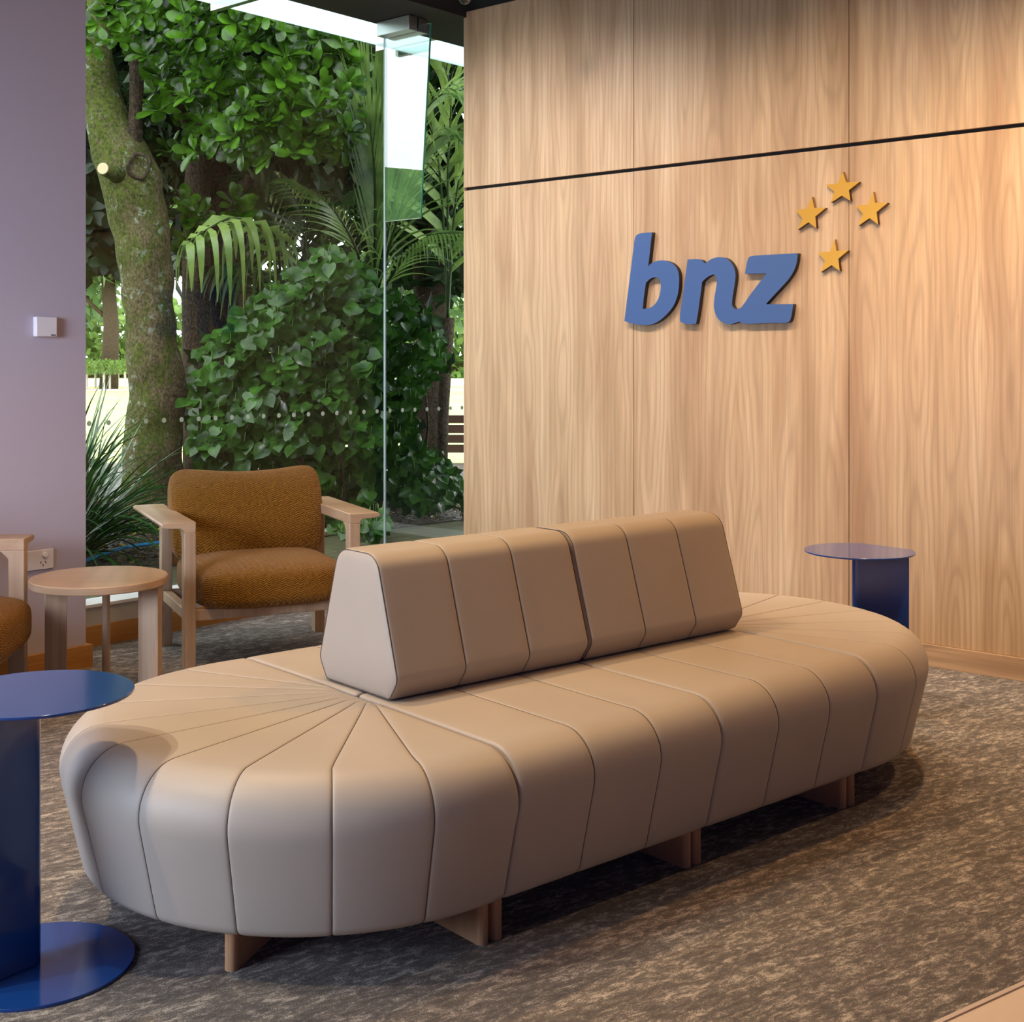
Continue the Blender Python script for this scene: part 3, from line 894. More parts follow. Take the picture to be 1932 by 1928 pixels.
CU = Vector((.906, .423, 0)); CV = Vector((.423, -.906, 0))
# back-left leg foot stands at (-1.629, 6.11)
cpos = Vector((-1.629, 6.11, 0)) + CU*.370 + CV*.22
armchair(cpos, R(25), 'oak armchair with mustard woven cushions in front of the window')
armchair((-2.235, 4.70, 0), R(95), 'oak armchair cut off by the left edge, beside the lilac wall')

# ------------------------------------------------------------------ round oak side table
rt = empty('round_wooden_table', (-1.611, 5.067, 0), R(12))
tag(rt, 'round oak side table on slab legs between the two armchairs', 'side table')
bm = bmesh.new(); lathe(bm, [(0, .468), (.255, .468), (.2595, .472), (.2595, .496), (.2565, .500), (0, .500)], 96)
from_bm('table_top', bm, M_oakh, rt, smooth=True, angle=35)
def tleg(x, y, w, d, a):
    bm = bmesh.new(); box(bm, -w/2, w/2, -d/2, d/2, 0, .468, Matrix.Translation((x, y, 0)) @ Matrix.Rotation(a, 4, 'Z'))
    return from_bm('leg', bm, M_oak, rt, bevel=.002)
tleg(-.165, .035, .082, .034, R(8)); tleg(.195, -.045, .082, .040, R(-22))
bm = bmesh.new(); lathe(bm, [(0, 0), (.016, 0), (.015, .468), (0, .468)], 24, Matrix.Translation((.015, .12, 0))); tag(from_bm('leg', bm, M_oak, rt, smooth=True, angle=40), 'slim round leg')

# ================================================================== garden
def px(x, y, d):
    """point seen at photo position (x, y) at distance d in front of the glass line"""
    return Vector(((x-966)/2450*d, d, 1.35-(y-676)/2450*d))
rnd = random.Random(11)
M_mulch = None
def mulchmat():
    s = NT('mulch'); o = s.obj()
    v = s.n('ShaderNodeTexVoronoi'); s.l(o, v.inputs['Vector']); v.inputs['Scale'].default_value = 28
    c = s.ramp(v.outputs['Color'], [(.1, (.025, .016, .010)), (.6, (.10, .065, .04)), (.95, (.24, .17, .10))])
    s.set(base_color=c, roughness=.45, spec=.5); s.bump(v.outputs['Distance'], 1.0, .03); return s.m
def lawnmat():
    s = NT('lawn'); o = s.obj()
    c = s.ramp(s.noise(o, .35, 4, .6), [(.3, (.40, .48, .16)), (.7, (.52, .56, .24))])
    s.set(base_color=c, roughness=.9, spec=.1); return s.m
def pavingmat():
    s = NT('brick_paving'); o = s.obj()
    b = s.n('ShaderNodeTexBrick'); s.l(o, b.inputs['Vector']); b.inputs['Scale'].default_value = 1
    b.inputs['Brick Width'].default_value = .23; b.inputs['Row Height'].default_value = .115; b.inputs['Mortar Size'].default_value = .006
    n_ = s.noise(o, 12, 5, .6)
    b.inputs['Color1'].default_value = (.085, .07, .045, 1); b.inputs['Color2'].default_value = (.12, .095, .065, 1); b.inputs['Mortar'].default_value = (.16, .20, .05, 1)
    c = s.mix(s.math('MULTIPLY', n_, .6), b.outputs[0], (.09, .10, .05))
    s.set(base_color=c, roughness=.5, spec=.4); return s.m
GZ = .15
def flat(name, pts, z, mat):
    return tag(from_data(name, [(p[0], p[1], z) for p in pts], [tuple(range(len(pts)))], mat), kind='structure')
flat('lawn', [(-60, 14), (60, 14), (60, 110), (-60, 110)], 0.0, lawnmat())
mb = [(-9, 1.5), (-2.56, 6.4), (-2.25, 7.05), (-1.24, 8.8), (-.376, 9.65), (1.8, 11.3), (8, 14.6), (8, 14.9), (-16, 14.9), (-16, 2)]
M_mulch = mulchmat()
flat('mulch_bed', mb, GZ, M_mulch)
bm = bmesh.new(); box(bm, -1.0, 9, .15, 4.6, .02, GZ-.006); o = struct('garden_paving', bm, pavingmat(), M_win)
tagbed = None

# ---- leaf builders -------------------------------------------------
def obovate(V, Fc, base, d, up, L, Wd, droop=.25, fold=.18):
    d = d.normalized(); side = d.cross(up)
    if side.length < 1e-4: side = Vector((1, 0, 0))
    side.normalize(); nrm = side.cross(d).normalized()
    b0 = len(V)
    prof = ((0, .10), (.25, .45), (.55, .95), (.80, .98), (.95, .55), (1.0, .12))
    for t, w in prof:
        c = base + d*L*t - nrm*droop*L*t*t
        V.append(tuple(c - side*w*Wd/2 + nrm*fold*w*Wd/2)); V.append(tuple(c)); V.append(tuple(c + side*w*Wd/2 + nrm*fold*w*Wd/2))
    for i in range(len(prof)-1):
        a = b0 + i*3
        Fc.append((a, a+1, a+4, a+3)); Fc.append((a+1, a+2, a+5, a+4))
def heart(V, Fc, base, d, up, L):
    d = d.normalized(); side = d.cross(up)
    if side.length < 1e-4: side = Vector((1, 0, 0))
    side.normalize(); nrm = side.cross(d).normalized()
    b0 = len(V)
    out = [(0, 0), (-.12, .30), (.06, .50), (.35, .54), (.66, .38), (1.02, 0), (.66, -.38), (.35, -.54), (.06, -.50), (-.12, -.30)]
    V.append(tuple(base + d*L*.30 + nrm*(-.05*L)))
    for t, s_ in out:
        z = .13*abs(s_) - .22*t*t + .02*math.sin(t*9 + s_*11)
        V.append(tuple(base + d*L*t + side*L*s_ + nrm*L*z))
    n = len(out)
    for i in range(n): Fc.append((b0, b0+1+i, b0+1+(i+1) % n))
def rand_dir(r_): 
    while True:
        v = Vector((r_.uniform(-1, 1), r_.uniform(-1, 1), r_.uniform(-1, 1)))
        if .1 < v.length < 1: return v.normalized()
def rosette(V, Fc, c, ax, r_, L=.13, n=8):
    ax = ax.normalized(); a = ax.orthogonal().normalized(); b = ax.cross(a)
    ph = r_.uniform(0, 6.28)
    for k in range(n):
        t = ph + k*2.4; el = R(r_.uniform(5, 50)) if k < n*.6 else R(r_.uniform(45, 75))
        d = (a*math.cos(t) + b*math.sin(t))*math.cos(el) + ax*math.sin(el)
        l = L*r_.uniform(.75, 1.15)
        obovate(V, Fc, c + d*.01, d, ax, l, l*.50, r_.uniform(.1, .4))
def simple_leaf(V, Fc, c, d, up, L, Wd):
    d = d.normalized(); s = d.cross(up)
    if s.length < 1e-3: s = Vector((1, 0, 0))
    s.normalize(); b0 = len(V)
    V.extend([tuple(c), tuple(c + d*L*.5 - s*Wd*.5), tuple(c + d*L - up*.1*L), tuple(c + d*L*.5 + s*Wd*.5)])
    Fc.append((b0, b0+1, b0+2, b0+3))
L_gloss = leafmat('glossy_leaf', (.004, .018, .002), (.10, .25, .015), 7, .20, .22, .4)  # wide tone range paints deep shade between brighter leaves
L_shade = leafmat('shade_dark_leaf', (.004, .014, .003), (.016, .045, .006), 3, .45, .08, .3)  # near-black green, under-canopy shade put into the leaf colour
L_heart = leafmat('heart_leaf', (.008, .036, .006), (.075, .19, .028), 9, .22, .16, .32)
L_heart2 = leafmat('heart_leaf_dark', (.006, .028, .004), (.045, .14, .014), 6, .20, .22, .4)
L_palm = leafmat('palm_leaf', (.06, .12, .025), (.26, .40, .10), 4, .24, .25, .6)
L_palm2 = leafmat('palm_leaf_pale', (.14, .24, .05), (.30, .42, .10), 6, .3, .25, .6)
L_palmd = leafmat('palm_leaf_dark', (.02, .05, .015), (.06, .11, .03), 5, .3, .3, .6)
L_strap = leafmat('strap_leaf', (.01, .05, .012), (.045, .15, .025), 9, .22, .15, .6)
L_far = leafmat('far_leaf', (.10, .20, .03), (.24, .36, .08), .6, .6, .3)
L_far2 = leafmat('far_leaf_green', (.05, .12, .03), (.16, .28, .08), .6, .6, .3)
B_moss = bark('mossy_bark', True)
B_dark = bark('dark_bark', False, .35)
B_far = bark('far_bark', False, .45)

# ---- mossy tree -----------------------------------------------------
D0 = 9.2
tree = empty('mossy_tree', px(292, 1003, D0)*1.0)
tree.location.z = GZ
tag(tree, 'large moss-covered tree trunk leaning and forking just outside the window', 'tree')
def loc(o, root):   # keep world placement under a root
    o.parent = root; o.matrix_parent_inverse = Matrix.Translation(-root.location); return o
tp = [(290,1010,74),(288,960,64),(288,900,57),(291,820,54),(294,740,53),(290,670,48),(283,600,45),(278,550,46),(276,500,48),(265,430,52),(251,370,55),(238,318,56),(224,285,50),(212,250,43),(198,205,38),(184,150,37),(178,100,32),(177,60,27),(178,0,22),(176,-60,16)]
sp_ = crspline([(a, b, c) for a, b, c in tp], 6)
o = loc(tube('trunk', [px(a, b, D0) for a, b, c in sp_], [c/2450*D0 for a, b, c in sp_], B_moss, None, 40, jitter=.16), tree)
rp_ = crspline([(222,330,26),(240,285,26),(252,250,17),(257,200,12.5),(259,100,13),(266,50,12),(273,0,12),(280,-70,11)], 6)
loc(tube('limb', [px(a, b, D0-.05) for a, b, c in rp_], [c/2450*D0 for a, b, c in rp_], B_dark, None, 20, jitter=.2), tree)
stub = [(222,330,20),(207,324,14),(193,318,11.5)]
a0 = px(226, 332, D0-.15); a1 = px(194, 318, D0-.42)
loc(tube('cut_stub', [a0, a0.lerp(a1, .5), a1], [.07, .05, .045], B_moss, None, 20), tree)
st_dir = (a1-a0).normalized()
V, Fc = tube_data([a1, a1+st_dir*.004], [.040, .037], 24)
tag(loc(from_data('cut_face', V, Fc, plain('cut_wood', (.60, .50, .30), .7, bump=.3), None), tree), 'pale sawn face of the cut branch stub')
rc = px(263, 313, D0-.20)
ring = []
for k in range(23):
    a = 2*math.pi*k/22
    ring.append(rc + Vector((math.cos(a)*.075 + .01*math.sin(3*a), -.01*math.cos(2*a), math.sin(a)*.085)))
loc(tube('bark_scar', ring, .0125, B_dark, None, 10), tree)
# foliage sprays of the same tree, upper left and across the top
def spray(name, root, mat, spots, r_, L=.13, twigs=True):
    V, Fc = [], []
    for c, ax in spots: rosette(V, Fc, c, ax, r_, L*r_.uniform(.8, 1.15), r_.randint(6, 9))
    return loc(from_data(name, V, Fc, mat, None, smooth=True), root)
r_ = random.Random(3)
spots = []
for (x, y, d) in ((165,20,8.6),(215,10,8.6),(185,45,8.6),(232,35,8.6),(240,65,8.55),(160,70,8.7),(205,-20,8.6),(150,-10,8.6),(250,5,8.7),(225,75,8.6),(178,85,8.75)):
    spots.append((px(x, y, d), Vector((r_.uniform(-.5, .5), -.8, r_.uniform(.2, .9)))))
spray('foliage', tree, L_gloss, spots, r_, .13)

# ---- broadleaf tree with glossy rosettes ------------------------------
bt = empty('glossy_leaved_tree', (-1.75, 10.2, GZ))
tag(bt, 'dense evergreen tree with glossy rosettes of oval leaves filling the upper window', 'tree')
loc(tube('trunk', [px(430, 1000, 10.6), px(428, 700, 10.6), px(405, 400, 10.5), px(420, 200, 10.4), px(450, 0, 10.3)], [.17, .15, .13, .10, .07], B_dark, None, 16, jitter=.3), bt)
loc(tube('trunk', [px(375, 1000, 10.2), px(372, 700, 10.2), px(370, 400, 10.2), px(380, 200, 10.1), px(350, -40, 10.0)], [.12, .12, .10, .08, .06], B_dark, None, 16, jitter=.3), bt)
for b_ in (((405,400,10.5),(470,340,10.2),(520,200,9.8),(560,150,9.5)), ((405,400,10.5),(360,250,10),(330,180,9.6)), ((420,230,10.4),(520,120,9.8),(620,110,9.4))):
    loc(tube('branch', [px(*q) for q in b_], [.06, .045, .03, .015][:len(b_)], B_dark, None, 8), bt)
spots = []
r_ = random.Random(5)
def in_zone(x, y):   # the crown's outline as the garden shows it
    if y < 300 and 270 < x < 655: 
        if x > 600 and y > 270: return False
        if y > 230 and x < 300: return False
        return True
    return False
k = 0
while k < 290:
    x = r_.uniform(262, 668); y = r_.uniform(-60, 305)
    edge = 90*max(0, (x-560)/100)**2
    if y > 300 - .0*edge or (x < 300 and 110 < y < 225 and r_.random() < .9): continue
    if x < 312 and y > 215: continue
    lay = r_.random()
    d = 8.7 + lay**1.3*1.6 + (.3 if y > 200 else 0)*0
    spots.append((px(x, y, d), Vector((r_.uniform(-.8, .8), -r_.uniform(.5, 1.1), r_.uniform(-.1, 1.1))))); k += 1
for (x, y) in ((350,390),(365,420),(350,445),(440,385),(375,460),(345,480),(372,408),(455,400),(400,430)):
    spots.append((px(x, y, 9.6), Vector((r_.uniform(-.6, .6), -.8, r_.uniform(.1, .8)))))
spray('foliage', bt, L_gloss, spots, r_, .150)
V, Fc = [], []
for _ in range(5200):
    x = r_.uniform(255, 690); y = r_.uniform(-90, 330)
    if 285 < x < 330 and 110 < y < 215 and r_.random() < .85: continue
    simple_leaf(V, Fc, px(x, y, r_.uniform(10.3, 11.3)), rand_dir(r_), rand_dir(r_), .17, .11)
loc(from_data('gap_shade_foliage', V, Fc, L_shade, None), bt)  # dark leaf layer painted as the shade behind the rosettes
# ---- dark trees standing behind ---------------------------------------
def crown(root, mat, c, rad, n, size, r_, name='foliage', hollow=.5, zmin=None):
    V, Fc = [], []
    c = Vector(c)
    for _ in range(n):
        d = rand_dir(r_); f = hollow + (1-hollow)*r_.random()
        p = c + Vector((d.x*rad[0], d.y*rad[1], d.z*rad[2]))*f
        if zmin is not None and p.z < zmin: p.z = zmin + r_.random()*.5
        ld = (rand_dir(r_) + Vector((0, 0, -.3))).normalized()
        l = size*r_.uniform(.6, 1.3)
        simple_leaf(V, Fc, p, ld, rand_dir(r_), l, l*.5)
    return loc(from_data(name, V, Fc, mat, None), root)
spec = [
 # base x, y, crown centre z, radii, leaves, label
 (-4.6, 12.6, 4.3, (1.7, 1.5, 2.3), 5200, 'tree with shade-darkened leaves behind the mossy trunk, at the left edge of the window'),
 (-2.9, 13.4, 4.4, (1.8, 1.5, 2.5), 6500, 'tree with shade-darkened leaves standing behind the glossy rosettes'),
 (-.9, 13.6, 4.2, (1.9, 1.5, 2.4), 6500, 'tree with shade-darkened leaves standing behind the palm crown'),
 (1.0, 14.4, 3.9, (1.7, 1.5, 2.3), 4200, 'tree with shade-darkened leaves behind the palm, at the timber wall edge'),
]
for i, (x, y, z, rad, n, lb) in enumerate(spec):
    t_ = empty('background_tree', (x, y, GZ)); tag(t_, lb, 'tree', 'dark trees in the garden')
    loc(tube('trunk', [(x, y, GZ-.1), (x+.08, y, 1.6), (x-.05, y, 3.2), (x, y, 4.5)], [.22, .18, .15, .1], B_dark, None, 14, jitter=.3), t_)
    for q in range(3):
        a = q*2.1+i
        loc(tube('branch', [(x, y, 2.6), (x+.6*math.cos(a), y+.4*math.sin(a), 3.5), (x+1.1*math.cos(a), y+.8*math.sin(a), 4.4)], [.09, .06, .03], B_dark, None, 8), t_)
    crown(t_, L_shade, (x, y, z), rad, n, .24, random.Random(20+i), hollow=.35)
# low horizontal limb at the left
lt = empty('spreading_tree', (-4.4, 11.0, GZ)); tag(lt, 'dark spreading tree with a low horizontal limb, left of the mossy trunk', 'tree', 'dark trees in the garden')
loc(tube('trunk', [(-4.4, 11.0, GZ), (-4.4, 11.0, 1.2), (-4.2, 11.0, 1.95)], [.22, .2, .16], B_dark, None, 14), lt)
loc(tube('limb', [(-4.3, 11.0, 1.85), px(150, 500, 10.8), px(235, 492, 10.5), px(330, 470, 10.6)], [.14, .11, .09, .06], B_dark, None, 14, jitter=.2), lt)
r_ = random.Random(9); spots = []
for _ in range(70):
    x = r_.uniform(100, 222); y = r_.uniform(255, 490)
    if 140 < x < 210 and 330 < y < 380 and r_.random() < .8: continue
    spots.append((px(x, y, r_.uniform(10.0, 11.2)), Vector((r_.uniform(-.8, .8), -1, r_.uniform(-.3, .6)))))
V, Fc = [], []
for c, ax in spots: rosette(V, Fc, c, ax, r_, .19, 7)
loc(from_data('foliage', V, Fc, L_shade, None, smooth=True), lt)
# unseen canopy added overhead to keep the garden floor in shade
ct = empty('unseen_shade_tree', (-6.2, 9.6, GZ)); tag(ct, 'unseen tree added to shade the garden from above', 'tree')
loc(tube('trunk', [(-6.2, 9.6, GZ), (-6.1, 9.6, 3), (-5.2, 10, 5.2), (-3.5, 10.6, 6.2)], [.3, .26, .2, .12], B_dark, None, 14), ct)
crown(ct, L_shade, (-1.6, 10.9, 6.8), (4.6, 3.5, 1.1), 11000, .36, random.Random(44), hollow=.1)

# ---- heart-leaved shrubs ------------------------------------------------
def heart_shrub(name, root_loc, label, mat, zone, dist, n, seed, Lr=(.06, .105), stems=6):
    root = empty(name, root_loc); tag(root, label, 'shrub')
    r_ = random.Random(seed); V, Fc = [], []; k = 0
    while k < n:
        x0, y0, x1, y1 = zone.bounds
        x = r_.uniform(x0, x1); y = r_.uniform(y0, y1)
        if not zone.inside(x, y): continue
        d = dist(x, y) + (r_.random()**1.6)*.8 + .14*math.sin(x*.045+seed)*math.cos(y*.05)
        c = px(x, y, d)
        if c.z < GZ+.03: continue
        ld = Vector((r_.uniform(-.9, .9), r_.uniform(-1.0, -.1), r_.uniform(-1.0, -.05)))
        up = Vector((r_.uniform(-.5, .5), -.7, r_.uniform(.3, 1.0))).normalized()
        heart(V, Fc, c, ld, up, r_.uniform(*Lr)); k += 1
    loc(from_data('foliage', V, Fc, mat, None, smooth=True), root)
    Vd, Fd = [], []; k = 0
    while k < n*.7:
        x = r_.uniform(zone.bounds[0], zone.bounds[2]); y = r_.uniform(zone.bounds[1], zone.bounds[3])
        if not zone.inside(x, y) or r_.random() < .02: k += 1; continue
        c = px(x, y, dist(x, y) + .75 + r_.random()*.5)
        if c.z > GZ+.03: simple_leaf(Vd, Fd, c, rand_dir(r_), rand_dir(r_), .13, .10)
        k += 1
    loc(from_data('gap_shade_foliage', Vd, Fd, L_shade, None), root)  # dark leaves stand in for the shade inside the shrub
    Vs, Fs = [], []
    for q in range(stems):
        x, y = r_.uniform(-.5, .5), r_.uniform(0, .4)
        b = Vector((root_loc[0]+x*.5, root_loc[1]+y, GZ)); t = Vector((root_loc[0]+x*1.6, root_loc[1]+y-.1, r_.uniform(1.1, 1.7)))
        tube_data([b, b.lerp(t, .5)+Vector((.05, 0, .08)), t], [.016, .012, .006], 6, Vs, Fs)
    loc(from_data('stem', Vs, Fs, B_dark, None, smooth=True), root)
    # upright flower spikes
    Vf, Ff = [], []
    for q in range(60):
        for _ in range(40):
            x = r_.uniform(zone.bounds[0], zone.bounds[2]); y = r_.uniform(zone.bounds[1], zone.bounds[3])
            if zone.inside(x, y): break
        c = px(x, y, dist(x, y)-.03)
        tube_data([c, c+Vector((r_.uniform(-.008, .008), 0, .06))], [.0022, .0018], 5, Vf, Ff)
    loc(from_data('flower_spike', Vf, Ff, L_palm2, None, smooth=True), root)['kind'] = 'stuff'
    return root
class Zone:
    def __init__(s, pts):
        s.p = pts; s.bounds = (min(a for a, b in pts), min(b for a, b in pts), max(a for a, b in pts), max(b for a, b in pts))
    def inside(s, x, y):
        c = False; n = len(s.p)
        for i in range(n):
            (x1, y1), (x2, y2) = s.p[i], s.p[i-1]
            if (y1 > y) != (y2 > y) and x < (x2-x1)*(y-y1)/(y2-y1)+x1: c = not c
        return c
z1 = Zone([(610,455),(690,500),(722,560),(725,700),(720,860),(690,1000),(600,1010),(480,950),(380,900),(362,820),(350,740),(372,660),(450,590),(500,540),(560,500)])
heart_shrub('heart_leaved_shrub', (-1.65, 9.5, GZ), 'bushy heart-leaved shrub with wet glossy leaves right behind the armchair', L_heart, z1,
            lambda x, y: 8.9 - .25*math.cos((x-540)/200) + abs(x-540)*.0008 + (.25 if y > 850 else 0), 1750, 21, (.07, .115))
z2 = Zone([(700,600),(735,540),(800,570),(835,630),(850,690),(795,735),(785,790),(800,840),(840,870),(880,910),(850,950),(790,965),(730,945),(690,860),(680,700)])
heart_shrub('heart_leaved_shrub', (-.75, 10.2, GZ), 'darker heart-leaved shrub seen beside the timber wall edge', L_heart2, z2,
            lambda x, y: 9.5, 620, 22, (.06, .10), 5)
z3 = Zone([(640,985),(725,960),(730,1000),(700,1015),(640,1012)])
heart_shrub('creeping_plant', (-1.05, 8.85, GZ), 'low heart-leaved groundcover at the paving edge, right of the armchair', L_heart, z3, lambda x, y: 8.5, 60, 23, (.06, .10), 2)

# ---- palms ----------------------------------------------------------------
def frond(V, Fc, Vr, Fr, pts, L, n, droop, fwd, wid=.028, r_=rnd, both=True, rad=.013):
    P = crspline([tuple(p) for p in pts], 10)
    P = [Vector(p) for p in P]; m = len(P)
    tube_data(P, [rad*(1-.75*i/m) for i in range(m)], 7, Vr, Fr)
    for k in range(n):
        f = .12 + .88*(k+.5)/n; i = min(int(f*(m-1)), m-2)
        p = P[i].lerp(P[i+1], f*(m-1)-i); t = (P[i+1]-P[i]).normalized()
        side = t.cross(Vector((0, -.35, 1))).normalized()
        for sg in ((-1, 1) if both else (1,)):
            d = (side*sg*(1-fwd) + t*fwd).normalized()
            ln = L*(math.sin(math.pi*min(f*.85+.12, 1))*.7+.35)*r_.uniform(.85, 1.1)
            w = wid*r_.uniform(.8, 1.2)
            s_ = d.cross(Vector((0, -.8, .6))).normalized()
            b0 = len(V); seg = 6; q = Vector(p); dd = d.copy(); dr = droop*r_.uniform(.7, 1.2)
            for j in range(seg+1):
                ww = w*(.5 if j == 0 else 1-.9*(j/seg)**1.6)/2
                V.append(tuple(q - s_*ww)); V.append(tuple(q + s_*ww))
                q = q + dd*ln/seg; dd = (dd + Vector((0, 0, -dr))).normalized()
            for j in range(seg):
                a = b0+j*2; Fc.append((a, a+1, a+3, a+2))
def palm(name, base, label, fronds, mat, stem=None):
    root = empty(name, base); tag(root, label, 'palm')
    if stem: loc(tube('trunk', stem[0], stem[1], B_dark, None, 14), root)
    for fr in fronds:
        V, Fc, Vr, Fr = [], [], [], []
        frond(V, Fc, Vr, Fr, **fr)
        m = fr.get('mat')
        f = loc(from_data('frond', V, Fc, mat, None, smooth=True), root)
        rch = from_data('midrib', Vr, Fr, L_palmd, f, smooth=True)
    return root
c0 = (706, 560, 10.0)
palm('palm', (-1.06, 10.0, GZ), 'palm with tall arching feathery fronds behind the window joint', [
  dict(pts=[px(706,560,10), px(716,440,9.9), px(722,300,9.8), px(728,120,9.5)], L=1.0, n=15, droop=.012, fwd=.90, wid=.030),
  dict(pts=[px(706,560,10), px(708,440,9.6), px(706,320,9.3), px(694,180,9.1)], L=1.1, n=14, droop=.03, fwd=.84, wid=.026),
  dict(pts=[px(710,560,10), px(745,380,9.7), px(780,250,9.5), px(830,180,9.3), px(880,190,9.2)], L=.85, n=26, droop=.22, fwd=.62, wid=.024),
  dict(pts=[px(710,560,10), px(742,440,9.6), px(780,330,9.4), px(825,260,9.2), px(880,260,9.1)], L=.85, n=26, droop=.26, fwd=.62, wid=.024),
  dict(pts=[px(712,565,10), px(760,490,9.7), px(810,445,9.5), px(880,440,9.3)], L=.50, n=26, droop=.22, fwd=.5, wid=.02),
  dict(pts=[px(700,560,10), px(668,460,9.7), px(620,385,9.4), px(560,345,9.2)], L=.50, n=22, droop=.20, fwd=.55, wid=.022),
 ], L_palm, ([px(706,1000,10.1), px(704,760,10.1), px(706,560,10.0)], [.10, .085, .075]))
palm('palm', (.1, 11.2, GZ), 'bright yellow-green palm crown in the upper right of the window', [
  dict(pts=[px(845,600,11.2), px(830,330,11), px(800,190,10.8), px(760,140,10.6)], L=.8, n=16, droop=.14, fwd=.55, wid=.055),
  dict(pts=[px(845,600,11.2), px(845,330,11), px(850,170,10.8), px(820,90,10.6)], L=.8, n=16, droop=.14, fwd=.55, wid=.055),
  dict(pts=[px(845,600,11.2), px(860,380,11), px(890,260,10.8), px(960,190,10.6)], L=.8, n=16, droop=.16, fwd=.55, wid=.055),
 ], L_palm2, ([px(832,930,11.3), px(836,780,11.3), px(845,600,11.2)], [.05, .05, .06]))
palm('palm', (-1.9, 10.2, GZ), 'palm with broad pale leaflets hanging beside the mossy trunk', [
  dict(pts=[px(530,540,10.0), px(500,440,9.5), px(445,412,9.1), px(395,430,8.9), px(350,462,8.8)], L=.70, n=9, droop=1.3, fwd=.3, wid=.060),
  dict(pts=[px(530,540,10.0), px(520,450,9.6), px(480,420,9.3), px(430,420,9.1)], L=.58, n=6, droop=1.3, fwd=.3, wid=.055),
 ], L_palm2)
palm('palm', (-1.7, 10.9, GZ), 'shaded palm with dark ribbed fronds in the middle of the window', [
  dict(pts=[px(560,640,10.9), px(545,500,10.7), px(500,380,10.4), px(450,315,10.2)], L=.9, n=24, droop=.10, fwd=.5, wid=.045),
  dict(pts=[px(560,640,10.9), px(575,500,10.6), px(570,400,10.4), px(520,330,10.1)], L=.8, n=24, droop=.2, fwd=.5, wid=.04),
  dict(pts=[px(560,640,10.9), px(600,480,10.6), px(650,380,10.4), px(690,350,10.2)], L=.6, n=22, droop=.25, fwd=.5, wid=.035),
  dict(pts=[px(560,640,10.9), px(530,560,10.6), px(480,510,10.3), px(410,500,10.2)], L=.7, n=22, droop=.4, fwd=.4, wid=.04),
 ], L_palmd)

# ---- strappy clumps and ground detail -----------------------------------------
def strap_clump(name, base, label, n, L, seed, spread=1.0, wid=.022, mat=None, cat='plant'):
    root = empty(name, base); tag(root, label, cat)
    r_ = random.Random(seed); V, Fc = [], []
    for _ in range(n):
        a = r_.uniform(0, 6.28); out = Vector((math.cos(a), math.sin(a), 0)); sd = Vector((-out.y, out.x, 0))
        p = out*r_.uniform(0, .10); el = R(r_.uniform(35, 88)); d = out*math.cos(el)*spread + Vector((0, 0, math.sin(el)))
        d.normalize(); ln = L*r_.uniform(.55, 1.1); seg = 9; dr = r_.uniform(.06, .24); b0 = len(V); w = wid*r_.uniform(.7, 1.2)
        for j in range(seg+1):
            ww = w*(1-.95*(j/seg)**2.2)/2
            V.append(tuple(p - sd*ww)); V.append(tuple(p + Vector((0, 0, -ww*.5)))); V.append(tuple(p + sd*ww))
            p = p + d*ln/seg; d = (d + Vector((0, 0, -dr))).normalized()
            if p.z < .01: p.z = .01
        for j in range(seg):
            q = b0+j*3; Fc.append((q, q+1, q+4, q+3)); Fc.append((q+1, q+2, q+5, q+4))
    o = from_data('foliage', V, Fc, mat or L_strap, root, smooth=True)
    return root
strap_clump('strappy_plant', (-2.62, 7.45, GZ), 'big clump of arching strap leaves outside the glass at the lower left', 260, 1.10, 1, wid=.042)
strap_clump('strappy_plant', (-2.78, 8.3, GZ), 'strap-leaved clump between the lower left clump and the mossy trunk', 170, .9, 2, wid=.034)
strap_clump('strappy_plant', (-.62, 9.95, GZ), 'small sparse strap-leaved plant on the mulch by the paving', 14, .5, 4, wid=.018)
strap_clump('strappy_plant', (-.30, 9.8, GZ), 'broad strap-leaved plant at the timber wall edge of the window', 16, .7, 5, wid=.05)
# scattered fallen leaves and mulch chips
r_ = random.Random(31); V, Fc = [], []
def on_bed(x, y):
    c = False; n = len(mb)
    for i in range(n):
        (x1, y1), (x2, y2) = mb[i], mb[i-1]
        if (y1 > y) != (y2 > y) and x < (x2-x1)*(y-y1)/(y2-y1)+x1: c = not c
    return c
k = 0
while k < 9000:
    x = r_.uniform(-3.4, .8); y = r_.uniform(6.2, 12)
    if not on_bed(x, y): continue
    a = r_.uniform(0, 6.28); l = r_.uniform(.015, .06)
    simple_leaf(V, Fc, Vector((x, y, GZ+r_.uniform(.004, .03))), Vector((math.cos(a), math.sin(a), r_.uniform(-.2, .5))), Vector((r_.uniform(-.6, .6), r_.uniform(-.6, .6), 1)).normalized(), l, l*.5); k += 1
def littermat():
    s = NT('leaf_litter'); g = s.n('ShaderNodeNewGeometry')
    c = s.ramp(g.outputs['Random Per Island'], [(0, (.03, .02, .012)), (.5, (.11, .07, .04)), (.85, (.25, .18, .11)), (.93, (.50, .40, .05)), (1, (.60, .42, .05))])
    s.set(base_color=c, roughness=.25, spec=.7); return s.m
tag(from_data('leaf_litter', V, Fc, littermat()), 'wet brown mulch and fallen leaves covering the garden bed', 'leaf litter', kind='stuff')
# blue hose
hp = crspline([tuple(px(x, y, d) + Vector((0, 0, 0))) for x, y, d in ((150,1075,7.4),(205,1052,7.8),(250,1040,8.05),(300,1033,8.2),(345,1030,8.35),(420,1026,8.5))], 6)
hp = [(p[0], p[1], GZ+.035) for p in hp]
o = tube('garden_hose', hp, .012, plain('blue_hose', (.02, .30, .75), .35), None, 10); tag(o, 'bright blue garden hose lying across the mulch', 'hose')
